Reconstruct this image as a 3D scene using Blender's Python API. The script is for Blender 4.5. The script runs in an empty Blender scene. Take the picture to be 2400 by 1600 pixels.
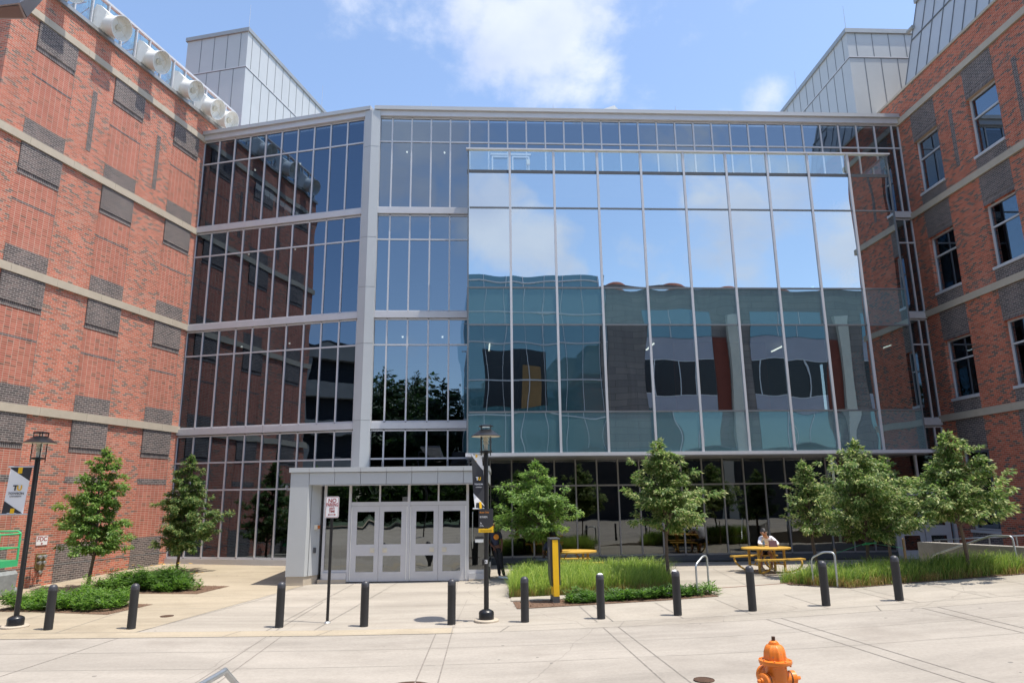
import bpy, bmesh, math, random
from mathutils import Vector, Matrix
rnd = random.Random(7)
S = bpy.context.scene
COL = S.collection
R = math.radians
ZO = 2.7                       # the eye stands about 2.7 m above the plaza
Vec = Vector

# ------------------------------------------------------------------ helpers
class MB:
    def __init__(s, frame=None, org=(0, 0, 0)):
        s.v = []; s.f = []; s.mi = []; s.fr = frame; s.org = Vec(org); s.cur = 0
    def P(s, p):
        if s.fr:
            o, X, Y, Z = s.fr
            return o + X * p[0] + Y * p[1] + Z * p[2] - s.org
        return Vec(p) - s.org
    def add(s, pts, faces):
        b = len(s.v)
        s.v += [s.P(p) for p in pts]
        s.f += [[b + i for i in f] for f in faces]
        s.mi += [s.cur] * len(faces)
    def quad(s, a, b, c, d): s.add([a, b, c, d], [(0, 1, 2, 3)])
    def box(s, x0, x1, y0, y1, z0, z1):
        s.add([(x0,y0,z0),(x1,y0,z0),(x1,y1,z0),(x0,y1,z0),(x0,y0,z1),(x1,y0,z1),(x1,y1,z1),(x0,y1,z1)],
              [(0,3,2,1),(4,5,6,7),(0,1,5,4),(1,2,6,5),(2,3,7,6),(3,0,4,7)])
    def prism(s, pl, z0, z1):
        n = len(pl)
        s.add([(x, y, z0) for x, y in pl] + [(x, y, z1) for x, y in pl],
              [tuple(range(n))[::-1], tuple(range(n, 2*n))] + [(i, (i+1) % n, n+(i+1) % n, n+i) for i in range(n)])
    def prismxz(s, pl, y0, y1):
        n = len(pl)
        s.add([(x, y0, z) for x, z in pl] + [(x, y1, z) for x, z in pl],
              [tuple(range(n)), tuple(range(n, 2*n))[::-1]] + [(i, n+i, n+(i+1) % n, (i+1) % n) for i in range(n)])
    def tube(s, pts, rad, n=10, caps=True):
        pts = [Vec(p) for p in pts]
        if not hasattr(rad, '__len__'): rad = [rad] * len(pts)
        ring = []; ref = None
        for i, p in enumerate(pts):
            t = (pts[min(i+1, len(pts)-1)] - pts[max(i-1, 0)]).normalized()
            if ref is None: ref = t.orthogonal().normalized()
            ref = (ref - t * ref.dot(t))
            ref = ref.normalized() if ref.length > 1e-6 else t.orthogonal().normalized()
            w = t.cross(ref)
            ring.append([p + (ref * math.cos(2*math.pi*k/n) + w * math.sin(2*math.pi*k/n)) * rad[i] for k in range(n)])
        V = [q for r in ring for q in r]; F = []
        for i in range(len(pts)-1):
            for k in range(n):
                F.append((i*n+k, i*n+(k+1) % n, (i+1)*n+(k+1) % n, (i+1)*n+k))
        if caps: F += [tuple(range(n))[::-1], tuple(range((len(pts)-1)*n, len(pts)*n))]
        s.add(V, F)
    def lathe(s, prof, n=24, c=(0, 0, 0), axis=None, flute=None):
        ax = Vec(axis or (0, 0, 1)).normalized(); a = ax.orthogonal().normalized() if axis else Vec((1, 0, 0)); b = ax.cross(a); c = Vec(c)
        V = []; F = []
        for i, (r, h) in enumerate(prof):
            for k in range(n):
                th = 2*math.pi*k/n
                rr = r * (flute(i, th) if flute else 1)
                V.append(c + ax*h + (a*math.cos(th) + b*math.sin(th)) * rr)
        for i in range(len(prof)-1):
            for k in range(n): F.append((i*n+k, i*n+(k+1) % n, (i+1)*n+(k+1) % n, (i+1)*n+k))
        F += [tuple(range(n))[::-1], tuple(range((len(prof)-1)*n, len(prof)*n))]
        s.add(V, F)
    def build(s, name, mat, parent=None, smooth=False, ang=40):
        me = bpy.data.meshes.new(name)
        me.from_pydata([tuple(v) for v in s.v], [], s.f)
        mats = mat if isinstance(mat, (list, tuple)) else [mat]
        for m in mats: me.materials.append(m)
        if len(mats) > 1: me.polygons.foreach_set('material_index', s.mi)
        if smooth:
            me.polygons.foreach_set('use_smooth', [True]*len(me.polygons))
            if ang: me.set_sharp_from_angle(angle=R(ang))
        me.update()
        o = bpy.data.objects.new(name, me); COL.objects.link(o)
        if parent: o.parent = parent
        elif tuple(s.org) != (0, 0, 0): o.location = s.org
        return o

def tag(o, label=None, cat=None, group=None, kind=None):
    if label: o['label'] = label
    if cat: o['category'] = cat
    if group: o['group'] = group
    if kind: o['kind'] = kind
    return o
def empty(name, loc, label=None, cat=None, group=None, mtx=None):
    o = bpy.data.objects.new(name, None); COL.objects.link(o); o.empty_display_size = .2
    if mtx: o.matrix_world = mtx
    else: o.location = loc
    return tag(o, label, cat, group)
def copy_tree(o, parent=None):
    c = o.copy(); COL.objects.link(c); c.parent = parent
    for ch in list(o.children): copy_tree(ch, c)
    return c
def text(name, body, size, mat, parent, mtx, bold=0.0, ext=.002, align='CENTER', sx=1.0):
    cu = bpy.data.curves.new(name, 'FONT'); cu.body = body; cu.size = size; cu.extrude = ext; cu.align_x = align; cu.align_y = 'CENTER'; cu.offset = bold; cu.space_line = .9
    tmp = bpy.data.objects.new('tmp', cu); COL.objects.link(tmp)
    dg = bpy.context.evaluated_depsgraph_get(); me = bpy.data.meshes.new_from_object(tmp.evaluated_get(dg))
    bpy.data.objects.remove(tmp); bpy.data.curves.remove(cu)
    me.materials.clear(); me.materials.append(mat); me.name = name
    if sx != 1:
        for v in me.vertices: v.co.x *= sx
    o = bpy.data.objects.new(name, me); COL.objects.link(o); o.parent = parent; o.matrix_local = mtx
    return o
def face_mtx(org, X, Z):          # text plane: local x -> X, local y -> Z
    X = Vec(X).normalized(); Z = Vec(Z).normalized(); N = X.cross(Z)
    m = Matrix((X, Z, N)).transposed().to_4x4(); m.translation = Vec(org); return m

# ------------------------------------------------------------------ materials
def newmat(n):
    m = bpy.data.materials.new(n); m.use_nodes = True; nt = m.node_tree
    b = nt.nodes['Principled BSDF']; return m, nt, b
def nd(nt, t, **k):
    x = nt.nodes.new(t)
    for a, v in k.items():
        if a.startswith('i_'): x.inputs[a[2:].replace('_', ' ')].default_value = v
        else: setattr(x, a, v)
    return x
def ramp(nt, stops, interp='LINEAR'):
    r = nt.nodes.new('ShaderNodeValToRGB'); r.color_ramp.interpolation = interp
    e = r.color_ramp.elements
    while len(e) < len(stops): e.new(.5)
    for i, (p, c) in enumerate(stops):
        e[i].position = p; e[i].color = (*c, 1) if len(c) == 3 else c
    return r
def simple(n, col, rough=.6, metal=0, var=.12, scale=6, bump=0.0, spec=.5, detail=6):
    m, nt, b = newmat(n); L = nt.links
    tc = nd(nt, 'ShaderNodeTexCoord'); no = nd(nt, 'ShaderNodeTexNoise', i_Scale=scale, i_Detail=detail, i_Roughness=.65)
    L.new(tc.outputs['Object'], no.inputs['Vector'])
    r = ramp(nt, [(.25, tuple(c*(1-var) for c in col)), (.75, tuple(min(1, c*(1+var)) for c in col))])
    L.new(no.outputs['Fac'], r.inputs['Fac']); L.new(r.outputs['Color'], b.inputs['Base Color'])
    b.inputs['Roughness'].default_value = rough; b.inputs['Metallic'].default_value = metal; b.inputs['Specular IOR Level'].default_value = spec
    if bump:
        bp = nd(nt, 'ShaderNodeBump', i_Strength=bump, i_Distance=.01); L.new(no.outputs['Fac'], bp.inputs['Height']); L.new(bp.outputs['Normal'], b.inputs['Normal'])
    return m
def brick(n, stops, mortar, offset=.5, w=.205, h=.068, vert=False, ms=.0065):
    m, nt, b = newmat(n); L = nt.links
    tc = nd(nt, 'ShaderNodeTexCoord'); sp = nd(nt, 'ShaderNodeSeparateXYZ'); cb = nd(nt, 'ShaderNodeCombineXYZ')
    L.new(tc.outputs['Object'], sp.inputs[0])
    ax = nd(nt, 'ShaderNodeMath', operation='ADD'); L.new(sp.outputs['X'], ax.inputs[0]); L.new(sp.outputs['Y'], ax.inputs[1])
    L.new(ax.outputs[0], cb.inputs['Y' if vert else 'X']); L.new(sp.outputs['Z'], cb.inputs['X' if vert else 'Y'])
    br = nd(nt, 'ShaderNodeTexBrick', offset=offset, squash=1.0)
    br.inputs['Color1'].default_value = (0, 0, 0, 1); br.inputs['Color2'].default_value = (1, 1, 1, 1); br.inputs['Mortar'].default_value = (.5, .5, .5, 1)
    br.inputs['Scale'].default_value = 1; br.inputs['Mortar Size'].default_value = ms; br.inputs['Mortar Smooth'].default_value = .1
    br.inputs['Brick Width'].default_value = w; br.inputs['Row Height'].default_value = h
    L.new(cb.outputs[0], br.inputs['Vector'])
    no = nd(nt, 'ShaderNodeTexNoise', i_Scale=.9, i_Detail=4); L.new(tc.outputs['Object'], no.inputs['Vector'])
    ad = nd(nt, 'ShaderNodeMath', operation='MULTIPLY_ADD'); ad.inputs[1].default_value = .2; ad.inputs[2].default_value = -.1
    L.new(no.outputs['Fac'], ad.inputs[0])
    a2 = nd(nt, 'ShaderNodeMath', operation='ADD'); L.new(br.outputs['Color'], a2.inputs[0]); L.new(ad.outputs[0], a2.inputs[1])
    r = ramp(nt, stops); L.new(a2.outputs[0], r.inputs['Fac'])
    no2 = nd(nt, 'ShaderNodeTexNoise', i_Scale=45, i_Detail=3); L.new(tc.outputs['Object'], no2.inputs['Vector'])
    hs = nd(nt, 'ShaderNodeHueSaturation'); mr = nd(nt, 'ShaderNodeMapRange', i_To_Min=.82, i_To_Max=1.18); L.new(no2.outputs['Fac'], mr.inputs['Value'])
    L.new(mr.outputs[0], hs.inputs['Value']); L.new(r.outputs['Color'], hs.inputs['Color'])
    # pale efflorescence blooms
    no3 = nd(nt, 'ShaderNodeTexNoise', i_Scale=.35, i_Detail=7, i_Roughness=.62); L.new(tc.outputs['Object'], no3.inputs['Vector'])
    mr3 = nd(nt, 'ShaderNodeMapRange', i_From_Min=.58, i_From_Max=.8, i_To_Max=.45); L.new(no3.outputs['Fac'], mr3.inputs['Value'])
    mx0 = nd(nt, 'ShaderNodeMix', data_type='RGBA'); L.new(mr3.outputs[0], mx0.inputs['Factor']); L.new(hs.outputs['Color'], mx0.inputs['A']); mx0.inputs['B'].default_value = (.42, .3, .25, 1)
    mx = nd(nt, 'ShaderNodeMix', data_type='RGBA'); L.new(br.outputs['Fac'], mx.inputs['Factor']); L.new(mx0.outputs['Result'], mx.inputs['A']); mx.inputs['B'].default_value = (*mortar, 1)
    mps = nd(nt, 'ShaderNodeMapping'); mps.inputs['Scale'].default_value = (1.6, 1.6, .16); L.new(tc.outputs['Object'], mps.inputs[0])
    ns = nd(nt, 'ShaderNodeTexNoise', i_Scale=1.0, i_Detail=6, i_Roughness=.6); L.new(mps.outputs[0], ns.inputs['Vector'])
    ms_ = nd(nt, 'ShaderNodeMapRange', i_From_Min=.35, i_From_Max=.68, i_To_Min=1.10, i_To_Max=.90); L.new(ns.outputs['Fac'], ms_.inputs['Value'])
    hv = nd(nt, 'ShaderNodeHueSaturation'); L.new(ms_.outputs[0], hv.inputs['Value']); L.new(mx.outputs['Result'], hv.inputs['Color'])
    L.new(hv.outputs['Color'], b.inputs['Base Color']); b.inputs['Roughness'].default_value = .85; b.inputs['Specular IOR Level'].default_value = .25
    bp = nd(nt, 'ShaderNodeBump', i_Strength=.5, i_Distance=.006); bp.invert = True; L.new(br.outputs['Fac'], bp.inputs['Height']); L.new(bp.outputs['Normal'], b.inputs['Normal'])
    return m
def glass(n, refl, tint, f0, trans=(.5, .6, .65), back=None, wave=.0, rough=.0):
    m = bpy.data.materials.new(n); m.use_nodes = True; nt = m.node_tree; nt.nodes.clear(); L = nt.links
    out = nd(nt, 'ShaderNodeOutputMaterial'); gl = nd(nt, 'ShaderNodeBsdfGlossy'); gl.inputs['Color'].default_value = (*refl, 1); gl.inputs['Roughness'].default_value = rough
    if back is None:
        tr = nd(nt, 'ShaderNodeBsdfTransparent'); tr.inputs['Color'].default_value = (*trans, 1)
    else:
        tr = nd(nt, 'ShaderNodeBsdfDiffuse'); tr.inputs['Color'].default_value = (*back, 1)
    lw = nd(nt, 'ShaderNodeLayerWeight', i_Blend=.5)
    p = nd(nt, 'ShaderNodeMath', operation='POWER'); p.inputs[1].default_value = 4; L.new(lw.outputs['Facing'], p.inputs[0])
    mr = nd(nt, 'ShaderNodeMapRange', i_To_Min=f0, i_To_Max=1.0); L.new(p.outputs[0], mr.inputs['Value'])
    mx = nd(nt, 'ShaderNodeMixShader'); L.new(mr.outputs[0], mx.inputs[0]); L.new(tr.outputs[0], mx.inputs[1]); L.new(gl.outputs[0], mx.inputs[2])
    if wave:
        tc = nd(nt, 'ShaderNodeTexCoord'); no = nd(nt, 'ShaderNodeTexNoise', i_Scale=.55, i_Detail=1); L.new(tc.outputs['Object'], no.inputs['Vector'])
        bp = nd(nt, 'ShaderNodeBump', i_Strength=wave, i_Distance=.05); L.new(no.outputs['Fac'], bp.inputs['Height']); L.new(bp.outputs['Normal'], gl.inputs['Normal'])
    L.new(mx.outputs[0], out.inputs[0]); return m
def leafmat(n, dark, mid, light, trans=.45):
    m, nt, b = newmat(n); L = nt.links
    g = nd(nt, 'ShaderNodeNewGeometry'); r = ramp(nt, [(0, dark), (.55, mid), (1, light)]); L.new(g.outputs['Random Per Island'], r.inputs['Fac'])
    L.new(r.outputs['Color'], b.inputs['Base Color']); b.inputs['Roughness'].default_value = .45; b.inputs['Specular IOR Level'].default_value = .4
    out = nt.nodes['Material Output']; t = nd(nt, 'ShaderNodeBsdfTranslucent'); hs = nd(nt, 'ShaderNodeHueSaturation', i_Value=1.5, i_Saturation=1.1); L.new(r.outputs['Color'], hs.inputs['Color']); L.new(hs.outputs[0], t.inputs['Color'])
    mx = nd(nt, 'ShaderNodeMixShader'); mx.inputs[0].default_value = trans; L.new(b.outputs[0], mx.inputs[1]); L.new(t.outputs[0], mx.inputs[2]); L.new(mx.outputs[0], out.inputs[0])
    return m
def concrete(n, col, warm=.06, spots=True):
    m, nt, b = newmat(n); L = nt.links
    tc = nd(nt, 'ShaderNodeTexCoord')
    mp = nd(nt, 'ShaderNodeMapping'); mp.inputs['Scale'].default_value = (.35, 1.1, 1); L.new(tc.outputs['Object'], mp.inputs[0])
    n1 = nd(nt, 'ShaderNodeTexNoise', i_Scale=.8, i_Detail=8, i_Roughness=.65, i_Distortion=.4); L.new(mp.outputs[0], n1.inputs['Vector'])
    n2 = nd(nt, 'ShaderNodeTexNoise', i_Scale=18, i_Detail=6, i_Roughness=.7); L.new(tc.outputs['Object'], n2.inputs['Vector'])
    r1 = ramp(nt, [(.28, tuple(c*.80 for c in col)), (.5, col), (.72, tuple(min(1, c*1.16) for c in col))]); L.new(n1.outputs['Fac'], r1.inputs['Fac'])
    mr = nd(nt, 'ShaderNodeMapRange', i_From_Min=.3, i_From_Max=.7, i_To_Min=.9, i_To_Max=1.08); L.new(n2.outputs['Fac'], mr.inputs['Value'])
    hs = nd(nt, 'ShaderNodeHueSaturation'); L.new(r1.outputs['Color'], hs.inputs['Color']); L.new(mr.outputs[0], hs.inputs['Value'])
    last = hs.outputs['Color']
    # broad tyre and water stains
    n4 = nd(nt, 'ShaderNodeTexNoise', i_Scale=.55, i_Detail=5, i_Roughness=.6); L.new(tc.outputs['Object'], n4.inputs['Vector'])
    mr4 = nd(nt, 'ShaderNodeMapRange', i_From_Min=.54, i_From_Max=.72, i_To_Max=.36); L.new(n4.outputs['Fac'], mr4.inputs['Value'])
    mx4 = nd(nt, 'ShaderNodeMix', data_type='RGBA'); L.new(mr4.outputs[0], mx4.inputs['Factor']); L.new(last, mx4.inputs['A']); mx4.inputs['B'].default_value = (col[0]*.55, col[1]*.52, col[2]*.5, 1)
    last = mx4.outputs['Result']
    if spots:       # faint tyre streaks and hairline cracks
        mpt = nd(nt, 'ShaderNodeMapping'); mpt.inputs['Scale'].default_value = (.06, 1.9, 1); mpt.inputs['Rotation'].default_value = (0, 0, .05); L.new(tc.outputs['Object'], mpt.inputs[0])
        nt_ = nd(nt, 'ShaderNodeTexNoise', i_Scale=1.0, i_Detail=7, i_Roughness=.65); L.new(mpt.outputs[0], nt_.inputs['Vector'])
        mt = nd(nt, 'ShaderNodeMapRange', i_From_Min=.52, i_From_Max=.70, i_To_Max=.30); L.new(nt_.outputs['Fac'], mt.inputs['Value'])
        mxt = nd(nt, 'ShaderNodeMix', data_type='RGBA'); L.new(mt.outputs[0], mxt.inputs['Factor']); L.new(last, mxt.inputs['A']); mxt.inputs['B'].default_value = (col[0]*.58, col[1]*.57, col[2]*.57, 1)
        last = mxt.outputs['Result']
        vc = nd(nt, 'ShaderNodeTexVoronoi', feature='DISTANCE_TO_EDGE', i_Scale=.16); nw = nd(nt, 'ShaderNodeTexNoise', i_Scale=1.2, i_Detail=5); L.new(tc.outputs['Object'], nw.inputs['Vector'])
        av = nd(nt, 'ShaderNodeMix', data_type='VECTOR'); av.inputs['Factor'].default_value = .25; L.new(tc.outputs['Object'], av.inputs['A']); L.new(nw.outputs['Color'], av.inputs['B']); L.new(av.outputs['Result'], vc.inputs['Vector'])
        lc = nd(nt, 'ShaderNodeMath', operation='LESS_THAN'); lc.inputs[1].default_value = .0013; L.new(vc.outputs['Distance'], lc.inputs[0])
        mc = nd(nt, 'ShaderNodeMath', operation='MULTIPLY'); mc.inputs[1].default_value = .20; L.new(lc.outputs[0], mc.inputs[0])
        mxc = nd(nt, 'ShaderNodeMix', data_type='RGBA'); L.new(mc.outputs[0], mxc.inputs['Factor']); L.new(last, mxc.inputs['A']); mxc.inputs['B'].default_value = (.09, .08, .07, 1)
        last = mxc.outputs['Result']
    if spots:       # chewing gum and oil spots
        vo = nd(nt, 'ShaderNodeTexVoronoi', i_Scale=1.5); vo.inputs['Randomness'].default_value = 1; L.new(tc.outputs['Object'], vo.inputs['Vector'])
        sp = nd(nt, 'ShaderNodeSeparateColor'); L.new(vo.outputs['Color'], sp.inputs[0])
        th = nd(nt, 'ShaderNodeMath', operation='MULTIPLY'); th.inputs[1].default_value = .07; L.new(sp.outputs[0], th.inputs[0])
        lt = nd(nt, 'ShaderNodeMath', operation='LESS_THAN'); L.new(vo.outputs['Distance'], lt.inputs[0]); L.new(th.outputs[0], lt.inputs[1])
        ml = nd(nt, 'ShaderNodeMath', operation='MULTIPLY'); ml.inputs[1].default_value = .55; L.new(lt.outputs[0], ml.inputs[0])
        mx = nd(nt, 'ShaderNodeMix', data_type='RGBA'); L.new(ml.outputs[0], mx.inputs['Factor']); L.new(last, mx.inputs['A']); mx.inputs['B'].default_value = (.06, .06, .06, 1)
        last = mx.outputs['Result']
    L.new(last, b.inputs['Base Color']); b.inputs['Roughness'].default_value = .85; b.inputs['Specular IOR Level'].default_value = .25
    bp = nd(nt, 'ShaderNodeBump', i_Strength=.25, i_Distance=.004); L.new(n2.outputs['Fac'], bp.inputs['Height']); L.new(bp.outputs['Normal'], b.inputs['Normal'])
    return m

M = {}
RED = [(0, (.17, .12, .10)), (.13, (.22, .14, .115)), (.2, (.35, .118, .08)), (.5, (.47, .137, .085)), (.8, (.55, .168, .105)), (1, (.48, .21, .15))]
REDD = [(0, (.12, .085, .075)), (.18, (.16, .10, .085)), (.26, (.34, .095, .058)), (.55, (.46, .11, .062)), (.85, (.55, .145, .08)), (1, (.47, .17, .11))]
DRK = [(0, (.075, .064, .064)), (.5, (.115, .092, .088)), (1, (.165, .125, .115))]
M['brick'] = brick('red_brick', RED, (.50, .40, .32))
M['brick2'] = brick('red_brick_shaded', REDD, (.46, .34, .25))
M['stack'] = brick('stacked_brick', [(0, (.2, .09, .065)), (.1, (.36, .11, .07)), (.5, (.44, .125, .085)), (1, (.48, .16, .105))], (.50, .39, .31), offset=0)
M['dbrick'] = brick('dark_brick', DRK, (.40, .36, .33))
M['soldier'] = brick('soldier_brick', DRK, (.36, .33, .31), offset=0, vert=True)
M['stone'] = simple('cast_stone', (.46, .395, .31), .8, 0, .1, 2.5, .1)
M['metal'] = simple('grey_metal_panel', (.47, .475, .48), .42, .1, .04, .8)
M['metal_l'] = simple('pale_metal_panel', (.47, .485, .49), .45, .08, .05, .7)
M['metal_d'] = simple('seam_metal', (.16, .17, .18), .5, .3, .1, 2)
M['frame'] = simple('aluminium_frame', (.56, .555, .57), .4, .1, .05, 3)
M['frame_w'] = simple('shopfront_frame', (.27, .265, .27), .4, .4, .06, 3)
M['zinc'] = simple('roof_coping', (.34, .35, .35), .45, .4, .08, 2)
M['white'] = simple('white_paint', (.80, .79, .75), .4, 0, .05, 3)
M['cream'] = simple('cream_plastic', (.66, .61, .50), .45, 0, .08, 3)
M['black'] = simple('black_paint', (.014, .014, .016), .32, 0, .25, 5)
M['bollard'] = simple('bollard_black', (.026, .027, .030), .5, 0, .3, 9, .1)
M['scuff'] = simple('scuffed_cap', (.05, .05, .058), .42, 0, .5, 14)
M['grey_d'] = simple('dark_grey_panel', (.07, .075, .082), .5, 0, .1, 4)
M['yellow'] = simple('yellow_paint', (.86, .50, .012), .4, 0, .05, 4)
M['table'] = simple('yellow_coated_steel', (.72, .40, .035), .45, 0, .08, 9)
M['orange'] = simple('orange_hydrant_paint', (.80, .205, .022), .3, 0, .13, 9, .12)
def weathered(n, col, chip, rough=.32, amt=.62):
    m, nt, b = newmat(n); L = nt.links
    tc = nd(nt, 'ShaderNodeTexCoord'); n1 = nd(nt, 'ShaderNodeTexNoise', i_Scale=7, i_Detail=9, i_Roughness=.7); n2 = nd(nt, 'ShaderNodeTexNoise', i_Scale=2.6, i_Detail=5)
    for q in (n1, n2): L.new(tc.outputs['Object'], q.inputs['Vector'])
    r = ramp(nt, [(.3, tuple(c*.78 for c in col)), (.6, col), (.8, tuple(min(1, c*1.1+.02) for c in col))]); L.new(n2.outputs['Fac'], r.inputs['Fac'])
    mr = nd(nt, 'ShaderNodeMapRange', i_From_Min=amt, i_From_Max=amt+.03, i_To_Max=.85); L.new(n1.outputs['Fac'], mr.inputs['Value'])
    mx = nd(nt, 'ShaderNodeMix', data_type='RGBA'); L.new(mr.outputs[0], mx.inputs['Factor']); L.new(r.outputs['Color'], mx.inputs['A']); mx.inputs['B'].default_value = (*chip, 1)
    L.new(mx.outputs['Result'], b.inputs['Base Color']); rr = nd(nt, 'ShaderNodeMapRange', i_To_Min=rough-.08, i_To_Max=rough+.25); L.new(n1.outputs['Fac'], rr.inputs['Value']); L.new(rr.outputs[0], b.inputs['Roughness'])
    bp = nd(nt, 'ShaderNodeBump', i_Strength=.3, i_Distance=.003); L.new(n1.outputs['Fac'], bp.inputs['Height']); L.new(bp.outputs['Normal'], b.inputs['Normal'])
    return m
M['orange'] = weathered('orange_hydrant_paint', (.80, .21, .022), (.42, .20, .10), .3, .63)
M['table'] = weathered('yellow_coated_steel', (.56, .335, .055), (.38, .24, .07), .42, .66)
M['bollard'] = weathered('bollard_black', (.026, .027, .030), (.10, .085, .07), .45, .66)
M['rust'] = simple('rusty_iron', (.10, .055, .035), .7, .4, .4, 25, .3)
M['steel'] = simple('galvanised_steel', (.48, .50, .51), .38, .75, .1, 12)
M['green'] = simple('green_paint', (.05, .42, .17), .4, 0, .1, 5)
M['gravel'] = simple('grey_plastic', (.24, .25, .25), .6, 0, .2, 8)
M['signwhite'] = simple('sign_white', (.82, .82, .82), .35, 0, .03, 4)
M['signred'] = simple('sign_red', (.34, .02, .022), .4, 0, .05, 4)
M['signgrey'] = simple('sign_charcoal', (.035, .036, .042), .4, 0, .05, 4)
M['signorange'] = simple('sign_orange', (.75, .26, .02), .4, 0, .05, 4)
M['lens'] = simple('amber_lens', (.45, .12, .02), .25, 0, .1, 6)
M['brass'] = simple('aged_brass', (.26, .20, .09), .45, .6, .3, 14)
M['bark'] = simple('grey_bark', (.13, .095, .07), .9, 0, .35, 22, .5)
M['wood'] = simple('weathered_wood', (.27, .19, .12), .85, 0, .25, 12, .2)
M['mulch'] = simple('bark_mulch', (.16, .10, .068), .95, 0, .55, 38, .8, .2)
M['lawn'] = simple('turf', (.035, .06, .018), .9, 0, .4, 5, .4)
M['dark'] = simple('dark_interior', (.030, .031, .034), .8, 0, .2, 1)
M['slab'] = simple('ceiling_slab', (.16, .165, .165), .8, 0, .1, 1)
M['inwall'] = simple('ochre_interior_wall', (.22, .13, .05), .8, 0, .15, 1)
M['inred'] = simple('rust_interior_wall', (.16, .035, .02), .8, 0, .15, 1)
M['roof'] = simple('roof_membrane', (.40, .40, .39), .85, 0, .1, 1)
M['facing'] = brick('warm_grey_cladding', [(0, (.175, .155, .15)), (.5, (.20, .178, .168)), (1, (.23, .2, .185))], (.10, .09, .085), .5, 2.2, .62, False, .02)
M['facing2'] = simple('cream_fin', (.55, .53, .46), .7, 0, .08, 1)
M['garage'] = simple('garage_concrete', (.30, .28, .25), .85, 0, .15, .7)
M['conc'] = concrete('pale_concrete', (.345, .311, .268))
M['conc_tan'] = concrete('tan_concrete', (.375, .318, .235))
M['conc_walk'] = concrete('sidewalk_concrete', (.368, .330, .278))
M['joint'] = simple('saw_cut', (.215, .19, .165), .9, 0, .3, 8)
M['joint_l'] = simple('tooled_joint', (.27, .245, .215), .9, 0, .25, 8)
M['wallc'] = concrete('weathered_wall_concrete', (.30, .28, .25), spots=False)
M['gl_dark'] = glass('dark_curtain_glass', (.72, .86, 1.0), None, .27, (.20, .24, .26))
M['gl_dark2'] = glass('dark_corner_glass', (.58, .76, 1.0), None, .20, (.10, .12, .13))
M['gl_box'] = glass('blue_bay_glass', (.84, .92, .96), None, .66, (.45, .55, .56))
M['gl_span'] = glass('teal_spandrel_glass', (.72, .84, .90), None, .42, back=(.085, .165, .185))
M['gl_clear'] = glass('clear_guard_glass', (.85, .97, 1.0), None, .36, (.78, .90, .90))
M['gl_shop'] = glass('shopfront_glass', (.66, .70, .71), None, .20, (.16, .18, .18))
M['gl_door'] = glass('door_glass', (.66, .71, .73), None, .31, (.13, .15, .15))
M['gl_green'] = glass('greenhouse_glass', (.8, .88, .92), None, .11, (.82, .88, .88))
M['gl_lamp'] = glass('lamp_glass', (.9, .9, .9), None, .08, (.88, .9, .9))
M['gl_opp'] = glass('opposite_teal_glass', (.6, .75, .8), None, .22, back=(.07, .16, .18))
M['skin'] = simple('dark_skin', (.14, .055, .032), .5, 0, .1, 20)
M['skin2'] = simple('light_skin', (.46, .25, .17), .5, 0, .1, 20)
M['hair'] = simple('black_hair', (.012, .010, .010), .5, 0, .3, 60)
M['navy'] = simple('navy_cotton', (.030, .036, .075), .9, 0, .15, 14)
M['denim'] = simple('black_denim', (.012, .012, .016), .85, 0, .3, 20)
M['shirt'] = simple('white_cotton', (.72, .71, .76), .9, 0, .06, 10)
M['skirt'] = simple('black_cloth', (.015, .015, .018), .9, 0, .2, 10)
M['maroon'] = simple('maroon_case', (.07, .018, .025), .5, 0, .1, 10)
M['bottle'] = glass('bottle_plastic', (.8, .9, 1), None, .15, (.6, .75, .9))
M['leaf_a'] = leafmat('leaves_fresh_green', (.085, .155, .038), (.165, .285, .068), (.30, .40, .12))
M['leaf_b'] = leafmat('leaves_deep_green', (.05, .105, .03), (.105, .19, .055), (.34, .37, .15))
M['leaf_c'] = leafmat('leaves_seeding_green', (.075, .14, .036), (.165, .255, .075), (.50, .50, .24))
M['leaf_p'] = leafmat('perennial_leaves', (.06, .125, .022), (.125, .25, .04), (.22, .36, .07))
M['leaf_p2'] = leafmat('dark_perennial_leaves', (.045, .10, .02), (.09, .19, .034), (.16, .28, .055))
M['leaf_h'] = leafmat('hedge_leaves', (.012, .03, .008), (.025, .06, .013), (.05, .09, .02))
M['grass_a'] = leafmat('bright_grass', (.16, .26, .055), (.30, .42, .085), (.50, .56, .16), .45)
M['grass_b'] = leafmat('meadow_grass', (.12, .20, .04), (.21, .32, .065), (.42, .48, .13), .45)
M['straw'] = leafmat('straw_grass', (.22, .15, .05), (.34, .25, .08), (.40, .32, .12), .3)
M['petal'] = simple('yellow_petal', (.85, .48, .02), .6, 0, .1, 10)

# ------------------------------------------------------------------ setting out
def azd(d): a = R(d); return Vec((math.sin(a), math.cos(a), 0))
UP = Vec((0, 0, 1))
LC = Vec((-13.752, 28.536, 0))                 # inner corner, left wing / curtain wall
K = Vec((-5.764, 26.574, 0))                   # kink of the curtain wall
dL = azd(192.8); nL = UP.cross(dL)             # along the left wing towards the eye; nL faces the court
dC = azd(103.8); nC = -UP.cross(dC)
dF = azd(87.15); nF = -UP.cross(dF)            # outward (towards the eye)
RC = K + dF * 22.88                            # inner corner, right wing
dR = azd(177.3); nR = -UP.cross(dR)            # nR faces the court
frC = (LC, dC, nC, UP); frF = (K, dF, nF, UP); frB = (K + nF * 2.0, dF, nF, UP)

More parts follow.
